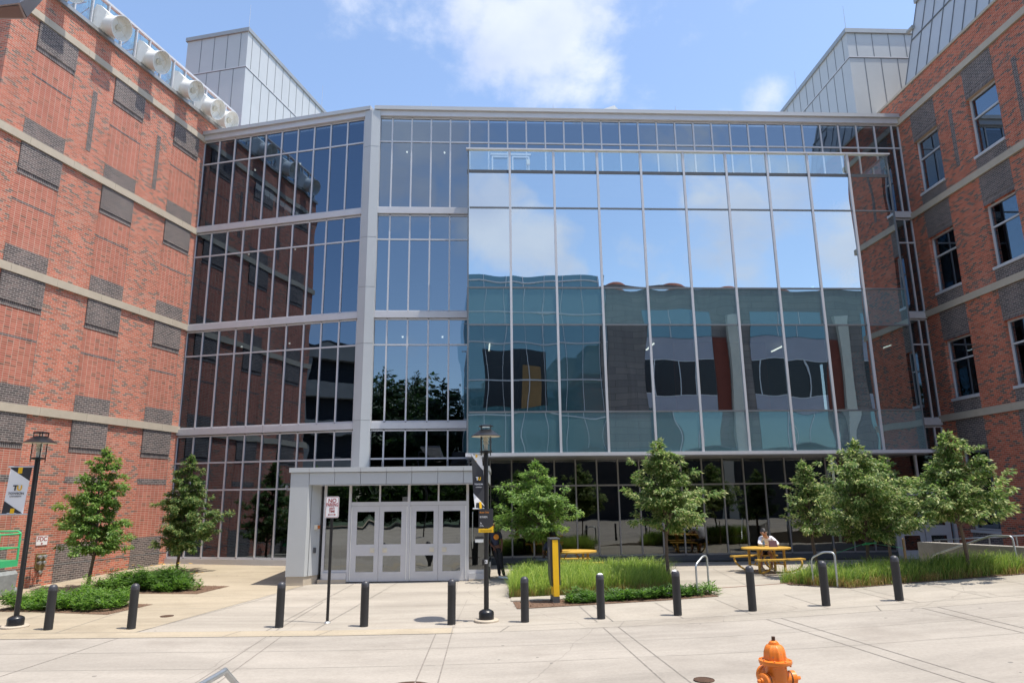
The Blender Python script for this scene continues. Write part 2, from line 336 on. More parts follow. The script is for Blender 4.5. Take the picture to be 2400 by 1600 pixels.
GX = [-90, -14, -8, -3.5, -1.5, .2, 1.84, 3.49, 5.1, 6.69, 8.27, 10, 14, 20, 90]
GZ = [-2.665, -2.665, -2.665, -2.668, -2.65, -2.615, -2.566, -2.514, -2.443, -2.354, -2.265, -2.165, -1.95, -1.65, -1.65]
def interp(x, X, Y):
    if x <= X[0]: return Y[0]
    for i in range(1, len(X)):
        if x <= X[i]: t = (x - X[i-1]) / (X[i] - X[i-1]); return Y[i-1] + t * (Y[i] - Y[i-1])
    return Y[-1]
def sst(a, b, x): t = max(0, min(1, (x-a)/(b-a))); return t*t*(3-2*t)
def gnd(x, y):
    if y < 9.9:
        z0 = interp(x, GX, GZ) + .02*(9.9-15.77)
        return z0 + (-2.25 - z0) * max(0, min(1, (9.9 - y) / 1.0))
    z = interp(x, GX, GZ) + .02*(y-15.77)
    z -= .07 * sst(11.5, 15, -x) * sst(29, 21, y)
    if x > -2 and y > 19: z = min(z, -2.40 - .06*(y-19)/8)
    return z
def patio(x, y): return -2.40 - .06 * (y - 19) / 8
def ground_z(x, y): return patio(x, y) if (y > 19 and x > 4.9) else gnd(x, y)

def gridmesh(name, xs, ys, fn, mat, org=(0, 0, 0), parent=None):
    b = MB(org=org)
    V = [(x, y, fn(x, y)) for y in ys for x in xs]; n = len(xs)
    F = [(j*n+i, j*n+i+1, (j+1)*n+i+1, (j+1)*n+i) for j in range(len(ys)-1) for i in range(n-1)]
    b.add(V, F); return b.build(name, mat, parent)
def frange(a, b, st):
    n = max(1, int(math.ceil((b-a)/st))); return [a + (b-a)*i/n for i in range(n+1)]
def strip(b, pts, w, fn, dz):
    """thin ribbon laid along the ground"""
    P = []
    for (x0, y0), (x1, y1) in zip(pts[:-1], pts[1:]):
        n = max(1, int(math.hypot(x1-x0, y1-y0) / .5))
        for i in range(n): P.append((x0+(x1-x0)*i/n, y0+(y1-y0)*i/n))
    P.append(pts[-1])
    V = []
    for i, (x, y) in enumerate(P):
        a = P[max(i-1, 0)]; c = P[min(i+1, len(P)-1)]; dx, dy = c[0]-a[0], c[1]-a[1]; l = math.hypot(dx, dy); nx, ny = -dy/l*w/2, dx/l*w/2
        for sg in (1, -1): V.append((x+nx*sg, y+ny*sg, fn(x+nx*sg, y+ny*sg)+dz))
    b.add(V, [(2*i, 2*i+1, 2*i+3, 2*i+2) for i in range(len(P)-1)])
def patch(b, c00, c10, c11, c01, fn, dz, nx=12, ny=12):
    V = []
    for j in range(ny+1):
        for i in range(nx+1):
            u, v = i/nx, j/ny
            x = (c00[0]*(1-u)+c10[0]*u)*(1-v)+(c01[0]*(1-u)+c11[0]*u)*v; y = (c00[1]*(1-u)+c10[1]*u)*(1-v)+(c01[1]*(1-u)+c11[1]*u)*v
            V.append((x, y, fn(x, y)+dz))
    n = nx+1
    b.add(V, [(j*n+i, j*n+i+1, (j+1)*n+i+1, (j+1)*n+i) for j in range(ny) for i in range(nx)])

# ------------------------------------------------------------------ ground
XS = sorted(set(GX + frange(-30, 30, 1.0)))
tag(gridmesh('street', [x for x in XS], frange(9.9, 14.86, .8), gnd, M['conc']), kind='structure')
tag(gridmesh('sidewalk', XS, frange(14.86, 19, .8), gnd, M['conc_walk']), kind='structure')
tag(gridmesh('forecourt', [x for x in XS if x < 4.9 and x > -31] + [4.9], frange(19, 33, 1), gnd, M['conc_walk']), kind='structure')
tag(gridmesh('patio', frange(4.9, 19, 1), frange(19, 29, 1), patio, M['conc_walk']), kind='structure')
tag(gridmesh('near_sidewalk', XS, [-16, 0, 8.9, 9.4, 9.9], gnd, M['conc']), kind='structure')
b = MB(); b.quad((-900, -900, -3.3), (900, -900, -3.3), (900, 900, -3.3), (-900, 900, -3.3)); tag(b.build('ground', M['lawn']), kind='structure')
b = MB()                                        # riser between the sidewalk and the lower patio
V = []; xs = frange(-3, 19, .5)
for x in xs: V += [(x, 19.0, gnd(x, 18.999)), (x, 19.001, min(patio(x, 19), gnd(x, 18.999)) - .01)]
b.add(V, [(2*i, 2*i+1, 2*i+3, 2*i+2) for i in range(len(xs)-1)])
tag(b.build('step_riser', M['conc_walk']), kind='structure')
b = MB()                                        # tan paving on the left and the flush kerb band
patch(b, (-30, 15.4), (-7.92, 15.4), (-6.37, 21.9), (-30, 21.9), gnd, .005, 30, 10)
patch(b, (-30, 21.9), (-6.37, 21.9), (-6.0, 27.5), (-30, 31), gnd, .005, 30, 10)
tag(b.build('tan_paving', M['conc_tan']), kind='structure')
b = MB(); patch(b, (-30, 14.86), (-1.25, 14.86), (-1.3, 15.4), (-30, 15.4), gnd, .005, 40, 2)
tag(b.build('kerb_band', M['conc_tan']), kind='structure')
b = MB()
for x0, x1 in ((-1.6, -1.53), (-1.28, -1.18), (1.77, 2.11), (2.07, 2.46), (5.06, 5.76), (5.36, 6.08), (8.23, 8.63), (8.54, 8.87), (11.6, 12.1), (-8.41+.44, -8.41), (-5.0, -4.95), (-4.7, -4.6)):
    ya, yb = 14.86, 9.95
    m = (x1-x0)/((14.86-11.4)); strip(b, [(x0, ya), (x0 + m*(ya-yb), yb)], .022 if x0 > -2 else .016, gnd, .004)
tag(b.build('expansion_joints', M['joint']), kind='structure')
b = MB()
for y in (14.86, 15.41): strip(b, [(-30, y), (25, y)], .014, gnd, .007)
for x in (-11.3, -9.6, -5.0, -1.28, 1.62, 1.95, 3.42, 4.85, 6.5, 8.1, 8.4, 9.9, 11.6): strip(b, [(x, 15.41), (x+.05, 18.9)] if x < 0 else [(x+.1, 15.41), (x-.1, 17.4)], .014, gnd, .009)
for x in (-10.8, -5.9, -4.0, -.3, 2.1, 4.2, 7.4): strip(b, [(x, 14.86), (x+.18, 15.41)], .014, gnd, .009)
strip(b, [(-1.28, 14.86), (-1.3, 15.41), (-1.75, 22.3)], .02, gnd, .009)
strip(b, [(-5.2, 15.41), (-4.9, 22.4)], .014, gnd, .009); strip(b, [(-4.2, 15.41), (-3.6, 22.4)], .014, gnd, .009)
strip(b, [(-30, 18.2), (0, 18.2)], .013, gnd, .009); strip(b, [(-13, 20.1), (.0, 20.1)], .013, gnd, .009)
strip(b, [(-7.92, 15.4), (-6.83, 19.3), (-6.37, 21.9)], .016, gnd, .009)
for yy in (12.4, 13.6): strip(b, [(-30, yy), (25, yy)], .009, gnd, .003)
tag(b.build('paving_joints', M['joint_l']), kind='structure')
b = MB()
for x in (6.2, 7.8, 9.4, 11): strip(b, [(x, 19.05), (x+.5, 24.5)], .014, patio, .004)
strip(b, [(4.95, 21), (12, 21)], .014, patio, .004)
tag(b.build('patio_joints', M['joint_l']), kind='structure')
b = MB(); strip(b, [(4.95, 18.93), (7.2, 18.93)], .05, gnd, .006); tag(b.build('step_nosing', simple('red_nosing', (.22, .09, .06), .8, 0, .2, 10)), kind='structure')

# ------------------------------------------------------------------ brick wings
def wing_mtx(o, X): Y = UP.cross(X); m = Matrix((X, Y, UP)).transposed().to_4x4(); m.translation = o; return m
FL = [15.93, 11.55, 7.25, 2.96]
wl = empty('brick_wing', None, 'sunlit left brick wing with blind dark brick panels and a rooftop greenhouse', 'building', mtx=wing_mtx(LC, dL))
b = MB(); b.box(-4, 9.5, -14, 0, -3.2, 16.9); b.build('wall', M['brick'], wl)
b = MB(); b.box(-4, 9.55, -.30, .06, 16.9, 17.0); b.box(-4, 9.55, -.3, .09, 16.83, 16.9); b.build('roof_gutter', M['zinc'], wl)
for z in FL:
    b = MB(); e = [0, 1.05, 2.9, 4.75, 6.6, 8.3, 9.6]
    for s0, s1 in zip(e[:-1], e[1:]): b.box(s0+.004, s1-.004, -.1, .085, z-.26, z)
    b.box(9.504, 9.585, -6, -.1, z-.26, z)
    b.build('stone_band', M['stone'], wl)
BAYS = [(.45, 1.98), (3.74, 5.26), (7.01, 8.55)]
for s0, s1 in BAYS:
    for i, z in enumerate(FL):
        b = MB(); b.box(s0, s1, -.05, .045, z-1.17, z-.262); p = b.build('dark_brick_panel', M['dbrick'], wl)
        b = MB(); b.box(s0, s1, -.05, .02, z-1.33, z-1.174); b.build('soldier_course', M['soldier'], p)
        if i < 3:
            zl = FL[i+1]
            b = MB(); b.box(s0, s1, -.05, .004, zl+.6, z-1.334); b.build('stacked_brick_infill', M['stack'], wl)
            b = MB(); b.box(s0, s1, -.05, .008, z-2.26, z-2.19); b.build('dark_brick_line', M['dbrick'], wl)
            b = MB(); b.box(s0, s1, -.05, .008, zl+.002, zl+.6); b.build('dark_brick_apron', M['dbrick'], wl)
        else:
            b = MB(); b.box(s0, s1, -.05, .004, -1.33, z-1.334); b.build('stacked_brick_infill', M['stack'], wl)
            b = MB(); b.box(s0, s1, -.05, .008, .61, .83); b.build('dark_brick_line', M['dbrick'], wl)
            b = MB(); b.box(s0, s1, -.05, .008, -3.0, -1.332); b.build('dark_brick_apron', M['dbrick'], wl)
    b = MB(); b.box(s0-.02, s0-.008, -.05, .0055, -2.8, 15.6); b.build('movement_joint', M['joint'], wl)
for s0 in (2.68, 5.96):
    b = MB(); b.box(s0, s0+.2, -.05, .010, 12.22, 14.58); b.build('brick_slit', M['dbrick'], wl)
b = MB(); b.box(0, 9.5, -.05, .012, -1.99, -1.965); b.build('flashing_line', M['zinc'], wl)
# rooftop greenhouse
b = MB(); b.box(-2, 9.4, -.12, -.11, 17.0, 18.3); b.box(9.39, 9.4, -5, -.12, 17.0, 18.3); b.box(-2, 9.4, -5, -4.99, 17, 18.3)
b.add([(-2, -.1, 18.45), (9.4, -.1, 18.45), (9.4, -2.6, 19.8), (-2, -2.6, 19.8)], [(0, 1, 2, 3)])
b.add([(-2, -5.1, 18.45), (9.4, -5.1, 18.45), (9.4, -2.6, 19.8), (-2, -2.6, 19.8)], [(3, 2, 1, 0)])
gh = b.build('greenhouse_glazing', M['gl_green'], wl)
b = MB(); b.box(-2, 9.45, -.18, -.04, 18.36, 18.45); b.box(-2, 9.45, -.16, -.05, 17.0, 17.06); b.box(-2, 9.45, -5.1, -4.95, 18.3, 18.46)
for k in range(17):
    s = -2 + k*.715
    b.box(s-.022, s+.022, -.16, -.05, 17.06, 18.36)
    b.tube([(s, -.1, 18.47), (s, -2.6, 19.82), (s, -5.1, 18.47)], .022, 4)
    b.box(s-.02, s+.02, -5.05, -4.98, 17, 18.3)
for k in range(5): b.tube([(-2+k*2.8, -.6, 18.2), (-2+k*2.8, -4.6, 18.2)], .03, 6)
b.tube([(-2, -1.4, 18.0), (9.4, -1.4, 18.0)], .05, 6); b.tube([(-2, -2.6, 18.1), (9.4, -2.6, 18.1)], .05, 6)
b.build('greenhouse_frame', M['frame'], wl)
def fan(s):
    root = bpy.data.objects.new('exhaust_fan', None); COL.objects.link(root); root.parent = wl; root.location = (s, 0, 17.42); root.rotation_euler = (R(-22), 0, 0)
    b = MB(); b.box(-.50, .50, -.22, .0, -.46, .46)
    b.add([(-.5, 0, -.46), (.5, 0, -.46), (.5, 0, .46), (-.5, 0, .46), (-.36, .22, -.34), (.36, .22, -.34), (.36, .22, .34), (-.36, .22, .34)],
          [(0, 1, 5, 4), (1, 2, 6, 5), (2, 3, 7, 6), (3, 0, 4, 7), (4, 5, 6, 7)]); b.build('fan_housing', M['white'], root)
    b = MB(); b.lathe([(.36, .1), (.37, .3), (.37, .42), (.40, .55), (.435, .76), (.455, .77), (.455, .795), (.432, .795), (.385, .56), (.345, .42), (.345, .2)], 28, (0, 0, 0), (0, 1, 0)); b.build('fan_cone', M['white'], root, True)
    b = MB()
    for k in range(4): b.tube([(0, .70, 0), (.44*math.cos(k*math.pi/2+.5), .8, .44*math.sin(k*math.pi/2+.5))], .008, 4)
    b.lathe([(.02, .52), (.13, .53), (.13, .66), (.02, .68)], 12, (0, 0, 0), (0, 1, 0)); b.build('guard_wires', M['cream'], root)
    b = MB(); b.lathe([(.39, .50), (.40, .56), (.02, .60)], 24, (0, 0, 0), (0, 1, 0)); b.build('fan_shutter', M['white'], root, True)
    b = MB(); b.box(-.62+.18, -.52+.18, .0, .06, .15, .27); b.build('control_box', M['signgrey'], root)
for s in (8.1, 5.98, 3.86, 1.78, .3, -.72): fan(s)
# wing return of the far-left corner shares the wall mesh

wr = empty('brick_wing', None, 'shaded right brick wing with tall windows and a metal mansard roof', 'building', mtx=wing_mtx(RC, dR))
# local +x runs towards the eye; the court lies at local -y
# wall built round the window openings
WB = [(.87, 2.37), (4.08, 5.58), (7.30, 8.42)]
WZ = [(12.1, 14.42), (7.80, 10.12), (3.52, 5.82), (-1.38, 1.55)]
b = MB(); TH = .3
def wallpan(s0, s1, z0, z1): b.box(s0, s1, 0, TH, z0, z1)
segs = [0] + [v for w in WB[:2] for v in w] + [7.3, 8.4]
for s0, s1 in ((-6, .87), (2.37, 4.08), (5.58, 8.4)): wallpan(s0, s1, -3.2, 17.0)
zz = [-3.2] + [v for w in reversed(WZ) for v in w] + [17.0]
for s0, s1 in WB[:2]:
    for i in range(0, len(zz), 2): wallpan(s0, s1, zz[i], zz[i+1])
b.box(-6, 8.4, 3.0, 14, -3.2, 17.0); b.box(8.1, 8.4, TH, 3.0, -3.2, 17); b.box(-6, 8.1, TH, 3, 16.7, 17.0)
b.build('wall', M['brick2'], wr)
b = MB(); b.box(-6, 8.46, -.06, .4, 17.0, 17.1); b.box(8.1, 8.46, .4, 14, 17.0, 17.1); b.build('coping', M['stone'], wr)
for z in FL:
    b = MB(); e = [0, 1.9, 3.9, 5.9, 7.2, 8.49]
    for s0, s1 in zip(e[:-1], e[1:]): b.box(s0+.004, s1-.004, -.085, .1, z-.26, z)
    b.box(8.404, 8.485, .1, 10, z-.26, z); b.build('stone_band', M['stone'], wr)
for (s0, s1) in WB[:2]:
    for i, z in enumerate(FL):
        zt = WZ[i][1]
        b = MB(); b.box(s0, s1, -.008, .05, zt+.22, z-.262); p = b.build('dark_brick_panel', M['dbrick'], wr)
        b = MB(); b.box(s0, s1, -.004, .05, zt+.002, zt+.217); b.build('soldier_course', M['soldier'], p)
        zb = WZ[i][0]; zl = FL[i+1] if i < 3 else -3.0
        b = MB(); b.box(s0, s1, -.008, .05, zl+.002, zb-.1); b.build('dark_brick_apron', M['dbrick'], wr)
        # window: frame, panes and sill
        b = MB(); y0 = .14
        for a in (s0, s1-.06): b.box(a, a+.06, y0, y0+.1, zb, zt)
        zt2 = zt-.86
        for c in (zb, zt-.06, zt2): b.box(s0+.06, s1-.06, y0+.003, y0+.097, c, c+.06)
        f = b.build('window', M['frame'], wr)
        b = MB(); b.box(s0+.06, s1-.06, y0+.05, y0+.06, zb+.06, zt2); b.box(s0+.06, s1-.06, y0+.05, y0+.06, zt2+.06, zt-.06); b.build('window_pane', M['gl_dark'], f)
        b = MB(); b.box(s0-.02, s1+.0, -.05, .14, zb-.1, zb); b.build('window_sill', M['frame'], f)
        b = MB(); b.tube([(s0+.75, .95, zb), (s0+.75, .95, zt)], .03, 6); b.build('inner_post', M['zinc'], f)
    for i, z in enumerate(FL):
        pass
for s0 in (3.09, 6.40):
    b = MB(); b.box(s0, s0+.2, -.010, .05, 12.2, 14.6); b.build('brick_slit', M['dbrick'], wr)
b = MB()
for z in (11.5, 7.2, 2.9, -2.5): b.box(-5.9, 8.09, .31, 2.99, z-.25, z)
b.build('floor_slab', M['dark'], wr)
b = MB()                                        # mansard of standing metal panels
b.add([(.85, .02, 17.1), (8.3, .02, 17.1), (8.3, 1.12, 21.3), (.85, 1.12, 21.3), (.85, 6, 17.1), (8.3, 6, 17.1), (8.3, 6, 21.3), (.85, 6, 21.3)],
      [(0, 1, 2, 3), (0, 3, 7, 4), (1, 5, 6, 2), (3, 2, 6, 7)]); mr_ = b.build('mansard_roof', M['metal'], wr)
b = MB(); ms = lambda z: .02 + (z-17.1)/4.2*1.1
for k in range(11):
    s = .85 + k*.72; b.tube([(s, ms(17.1)-.01, 17.1), (s, ms(21.3)-.01, 21.3)], .022, 4)
b.tube([(.85, ms(19.35)-.015, 19.35), (8.3, ms(19.35)-.015, 19.35)], .035, 4)
b.build('standing_seams', M['metal_d'], mr_)
b = MB(); b.box(.78, 8.4, 1.03, 6.1, 21.3, 21.48); b.build('mansard_coping', M['zinc'], mr_)
b = MB(); b.tube([(.95, .7, 20.0), (.5, .75, 20.05)], .09, 8); b.build('roof_spout', M['zinc'], mr_)

# ------------------------------------------------------------------ glass link building
gb = empty('glass_building', (K.x, K.y, -2.5), 'grey framed glass building between the brick wings with a projecting blue glass bay', 'building')
GO = gb.location.copy()
def G(fr): return MB(fr, GO)
def pane(b, s0, s1, z0, z1, y=0.0, bulge=.0016, n=6):
    A = rnd.uniform(-1, 1)*bulge; t1 = rnd.gauss(0, .0007)*(s1-s0); t2 = rnd.gauss(0, .0007)*(z1-z0); B = rnd.uniform(-.6, .6)*bulge
    V = []
    for j in range(n+1):
        for i in range(n+1):
            u, v = i/n, j/n
            d = A*16*u*(1-u)*v*(1-v) + B*math.sin(u*2*math.pi)*math.sin(v*math.pi*1.5) + t1*(u-.5) + t2*(v-.5)
            V.append((s0+(s1-s0)*u, y+d, z0+(z1-z0)*v))
    m = n+1
    b.add(V, [(j*m+i, j*m+i+1, (j+1)*m+i+1, (j+1)*m+i) for j in range(n) for i in range(n)])
def window(fr, s0, s1, zs, name='window', mat='gl_dark', y=0.0, bulge=.0016):
    for z0, z1 in zip(zs[:-1], zs[1:]):
        pass
    b = G(fr)
    for z0, z1 in zip(zs[:-1], zs[1:]): pane(b, s0, s1, z0, z1, y, bulge)
    return b.build(name, M[mat], gb, True, 0)
def vbar(b, s, z0, z1, w=.06, d0=-.08, d1=.04): b.box(s-w/2, s+w/2, d0, d1, z0, z1)
def hbar(b, s0, s1, z, w=.06, d0=-.08, d1=.036): b.box(s0, s1, d0, d1, z-w/2, z+w/2)
FLOORZ = [(15.72, 14.63, 11.66), (11.32, 10.27, 7.25), (6.92, 5.88, 2.87)]
GRD = (2.53, 1.46, .39, -2.18)
# curtain wall parallel to C
cs = [k*.785 for k in range(11)]
def strip_facade(fr, cols, floors, name='mullion_frame'):
    for zs in floors:
        for s0, s1 in zip(cols[:-1], cols[1:]): window(fr, s0, s1, list(reversed(zs)), 'window', 'gl_dark2' if fr is frC else 'gl_dark')
        b = G(fr)
        for s in cols: vbar(b, s, zs[-1], zs[0])
        for z in zs:
            for s0, s1 in zip(cols[:-1], cols[1:]): hbar(b, s0+.03, s1-.03, z)
        b.build(name, M['frame'], gb)
strip_facade(frC, cs, FLOORZ + [GRD])
fl = [.30, .82, 1.635, 2.45, 3.26, 4.07]
strip_facade(frF, fl, FLOORZ + [(2.53, 1.46, .95)])
fr_ = [20.95, 21.77, 22.55, 22.86]
strip_facade(frF, fr_, FLOORZ)
strip_facade(frF, [20.95, 21.77, 22.55, 22.86], [(2.53, 1.62)])
top = [4.07 + k*(20.95-4.07)/21 for k in range(22)]
for s0, s1 in zip(top[:-1], top[1:]): window(frF, s0, s1, [12.32, 14.63, 15.72], 'clerestory_window')
b = G(frF)
for s in top[1:-1]: vbar(b, s, 12.3, 15.72)
for z in (14.63, 15.72, 12.34):
    for s0, s1 in zip(top[:-1], top[1:]): hbar(b, s0+.03, s1-.03, z)
b.build('mullion_frame', M['frame'], gb)
b = G(frF)                                      # terrace door frames behind the guard glass
for s0 in (5.0, 5.85):
    b.box(s0, s0+.06, .06, .1, 12.34, 14.0); b.box(s0+.68, s0+.74, .06, .1, 12.34, 14.0); b.box(s0+.06, s0+.68, .062, .098, 13.94, 14.0)
b.box(4.95, 6.65, .057, .09, 14.05, 14.13); b.build('terrace_door', M['frame'], gb)
b = G(frF); b.box(6.46, 6.6, .10, .2, 13.6, 13.8); b.build('wall_alarm', M['cream'], gb)
for fr, s0, s1 in ((frC, 0, 7.98), (frF, .27, 4.03), (frF, 20.9, 22.87)):
    for z in (11.66, 7.25, 2.87):
        b = G(fr); n = max(1, int((s1-s0)/3.9)); L_ = (s1-s0)/n
        for k in range(n): b.box(s0+k*L_+.004, s0+(k+1)*L_-.004, -.1, .13, z-.33+.045, z-.04)
        b.build('spandrel_band', M['frame'], gb)
b = G(frC); b.box(0, 7.98, -.1, .12, -2.47, -2.22); b.build('base_panel', M['frame'], gb)
b = G(frC); b.box(0, 7.98, -.08, .02, -2.62, -2.47); b.build('plinth', M['stone'], gb)
# corner column
bis = (nC + nF).normalized()
A0 = LC + dC*7.93; A1 = A0 + nC*.2; B1 = K + bis*.24; D1 = K + dF*.32 + nF*.2; D0 = K + dF*.32
b = MB(org=GO); b.prism([(p.x, p.y) for p in (A0-nC*.2, A1, B1, D1, D0-nF*.2)], -2.5, 15.98); b.build('corner_column', M['metal_l'], gb)
b = MB(org=GO)
for z in (14.3, 10.3, 5.9, 2.9, 8.2): b.prism([(p.x, p.y) for p in (A1+nC*.003, B1+bis*.003, B1, A1)], z, z+.012); b.prism([(p.x, p.y) for p in (B1+bis*.003, D1+nF*.003, D1, B1)], z, z+.012)
b.build('column_joint', M['metal_d'], gb)
# parapet
for fr, s0, s1 in ((frC, -.35, 8.18), (frF, .06, 22.88)):
    b = G(fr); b.box(s0, s1, -.2, .16, 15.76, 16.0); b.build('parapet_fascia', M['frame'], gb)
    b = G(fr); n = int((s1-s0)/3.6)
    for k in range(n): b.box(s0+(s1-s0)*k/n+.003, s0+(s1-s0)*(k+1)/n-.003, -.6, .26, 16.0, 16.03); b.box(s0+(s1-s0)*k/n+.003, s0+(s1-s0)*(k+1)/n-.003, -.6, .22, 16.03, 16.19)
    b.build('parapet_cap', M['metal'], gb)
b = MB(org=GO); q = [LC - nC*.3, K - bis*.3, RC - nF*.3, RC - nF*24, LC - nC*24]; b.prism([(p.x, p.y) for p in q], 15.6, 15.75); b.build('roof_deck', M['roof'], gb)
# interior
for z in (11.5, 7.1, 2.7):
    b = MB(org=GO); q = [LC - nC*.12, K - bis*.12, RC - nF*.12, RC - nF*9, K - nF*9, LC - nC*9]; b.prism([(p.x, p.y) for p in q], z-.35, z); b.build('floor_slab', M['slab'], gb)
b = MB(org=GO); q = [LC - nC*.1, K - bis*.1, RC - nF*.1, RC - nF*9, K - nF*9, LC - nC*9]; b.prism([(p.x, p.y) for p in q], -2.6, -2.44); b.build('ground_slab', M['slab'], gb)
b = G(frF); b.box(0, 22.8, -9.2, -9.0, -2.5, 15.6); b.box(6.5, 6.7, -9, -5, -2.5, 15.6); b.box(14, 14.2, -9, -4, -2.5, 15.6); b.build('core_wall', M['dark'], gb)
b = G(frC); b.box(-.6, 8.2, -9.2, -9.0, -2.5, 15.6); b.box(-.6, -.4, -9, -.2, -2.5, 15.6); b.build('core_wall', M['dark'], gb)
b = G(frF); b.box(22.95, 23.1, -9, -.3, -2.5, 15.6); b.build('core_wall', M['dark'], gb)
b = G(frF); b.box(7.2, 10.2, -3.2, -3.0, 2.7, 6.7); b.build('interior_wall', M['inwall'], gb)
b = G(frF); b.box(13.2, 17.4, -3.4, -3.2, 2.7, 6.7); b.build('interior_wall', M['inred'], gb)
for z in (11.1, 6.7, 2.3, 15.55):
    for fr, ss in ((frC, (1.6, 4.6)), (frF, (1.6, 3.4, 8, 12, 16))):
        if fr is frF or z != 15.55:
            pass
M['lit'] = bpy.data.materials.new('lit_tube'); M['lit'].use_nodes = True; _b = M['lit'].node_tree.nodes['Principled BSDF']; _b.inputs['Emission Color'].default_value = (1, .93, .8, 1); _b.inputs['Emission Strength'].default_value = 2.2
for s_, z, y in ((4.9, 6.55, -3.5), (8.3, 6.55, -4.2), (12.2, 6.55, -3.4), (15.1, 6.55, -4.6), (18.3, 6.55, -3.8), (9.6, 6.55, -6.0)):
    b = G(frF); b.box(s_, s_+.06, y-.9, y+.5, z, z+.05); b.build('tube_light', M['lit'], gb)
for fr, ss in ((frC, (1.1, 3.5, 5.9)), (frF, (1.2, 2.9))):
    for z in (11.08, 6.68, 15.3):
        for s_ in ss:
            b = G(fr); p_ = fr[0] + fr[1]*s_ - fr[2]*2.2; b = MB(org=GO); b.lathe([(.04, z), (.04, z+.06)], 10, (p_.x, p_.y, 0)); b.build('downlight', M['lit'], gb)
# projecting bay
bs = [4.05, 5.66, 7.38, 9.10, 10.82, 12.52, 14.23, 15.89, 17.55, 19.20, 20.83]
rows = [('gl_clear', 13.24, 12.40, 'guard_pane'), ('gl_box', 12.27, 10.83, 'bay_window'), ('gl_box', 10.83, 7.63, 'bay_window'), ('gl_span', 7.63, 6.20, 'spandrel_panel'), ('gl_box2', 6.20, 2.97, 'bay_window'), ('gl_span', 2.97, 1.52, 'spandrel_panel')]
M['gl_box2'] = glass('bay_vision_glass', (.72, .84, .90), None, .5, (.40, .48, .48))
for k, (mt, z1, z0, nm) in enumerate(rows):
    for s0, s1 in zip(bs[:-1], bs[1:]):
        b = G(frB); pane(b, s0, s1, z0, z1, 0, .0030 if k else .001, 8); b.build(nm, M[mt], gb, True, 0)
b = G(frB)
for i, s in enumerate(bs):
    if 0 < i < 10: b.box(s-.042, s+.042, -.12, .045, 1.52, 13.24)
b.build('bay_mullions', M['frame'], gb)
for s in (4.05, 20.83):
    b = G(frB); b.box(s-.025, s+.025, -.1, .03, 1.52, 13.2); b.build('bay_corner_post', M['metal_d'], gb)
b = G(frB)
for z in (10.83, 7.63, 6.20, 2.97):
    for s0, s1 in zip(bs[:-1], bs[1:]): b.box(s0+.05, s1-.05, -.1, .03, z-.028, z+.028)
b.build('bay_rails', M['metal_d'], gb)
b = G(frB); b.box(4.0, 20.88, -.1, .012, 12.27, 12.40); b.build('terrace_edge', M['grey_d'], gb)
b = G(frB); b.box(3.96, 20.95, -.10, .08, 13.24, 13.30); b.build('guard_rail', M['frame'], gb)
b = G(frB); b.box(3.98, 20.95, -1.9, .09, 1.40, 1.52); b.build('bay_fascia', M['frame'], gb)
b = G(frB); b.box(4.05, 20.83, -1.93, -.05, 12.15, 12.26); b.build('terrace_floor', M['stone'], gb)
b = G(frB); b.box(4.05, 20.83, -2.0, .06, 1.36, 1.398); b.build('bay_soffit', M['frame_w'], gb)
for s in (4.05, 20.83):
    b = G(frB)
    for z0, z1 in ((13.2, 12.3), (12.15, 7.63), (6.2, 2.97)): b.box(s-.012, s+.012, -1.95, -.1, min(z0, z1), max(z0, z1))
    b.build('bay_side_glass', M['gl_box2'], gb)
    b = G(frB); b.box(s-.03, s+.03, -1.97, -.1, 13.2, 13.28); b.box(s-.04, s+.04, -1.95, -.1, 6.2, 7.63); b.box(s-.04, s+.04, -1.95, -.1, 1.52, 2.97); b.box(s-.035, s+.035, -1.98, -1.9, 1.53, 13.2)
    b.build('bay_side_frame', M['metal_d'], gb)
# ground floor shopfront under the bay
st = [.80 + k*.8165 for k in range(25)]
for s0, s1 in zip(st[:-1], st[1:]):
    if s0 < 20.3: window(frF, s0, s1, [-2.18, .39, 1.36], 'shopfront_window', 'gl_shop', 0, .0022)
b = G(frF)
for s in st: vbar(b, s, -2.18, 1.36, .055)
for z in (-2.18, .39):
    for s0, s1 in zip(st[:-1], st[1:]): hbar(b, s0+.03, s1-.03, z, .06)
b.build('shopfront_frame', M['frame_w'], gb)
b = G(frF); b.box(.8, 20.4, -.08, .08, -2.42, -2.21); b.build('base_panel', M['grey_d'], gb)
b = G(frF); b.box(.8, 20.4, -.06, .02, -2.55, -2.42); b.build('plinth', M['grey_d'], gb)
# grey double door at the right end
b = G(frF)
b.box(20.42, 20.52, -.05, .08, -2.5, 1.6); b.box(22.74, 22.86, -.05, .08, -2.5, 1.6); b.box(20.52, 22.74, -.05, .08, -.12, 0.0); b.box(20.52, 22.74, -.05, .075, 1.5, 1.6); b.box(21.55, 21.63, -.05, .078, 0, 1.5)
b.build('side_door_frame', M['frame'], gb)
b = G(frF); pane(b, 20.52, 21.55, 0, 1.5, .01); pane(b, 21.63, 22.74, 0, 1.5, .01); b.build('side_transom', M['gl_shop'], gb)
for s0 in (20.54, 21.6):
    b = G(frF); s1 = s0+1.03; a, c = s0+.2, s1-.2
    b.box(s0, a, 0, .05, -2.48, -.13); b.box(c, s1, 0, .05, -2.48, -.13)
    for z0, z1 in ((-2.48, -2.16), (-1.62, -1.25), (-.32, -.13)): b.box(a, c, 0, .05, z0, z1)
    d = b.build('door', M['frame'], gb)
    b = G(frF); b.box(a, c, .02, .03, -2.16, -1.62); b.box(a, c, .02, .03, -1.25, -.32); b.build('door_glass', M['gl_door'], d)
    b = G(frF); h0 = s1-.16 if s0 < 21 else s0+.04
    b.box(h0, h0+.12, .05, .075, -1.5, -1.38); b.build('door_handle', M['cream'], d)
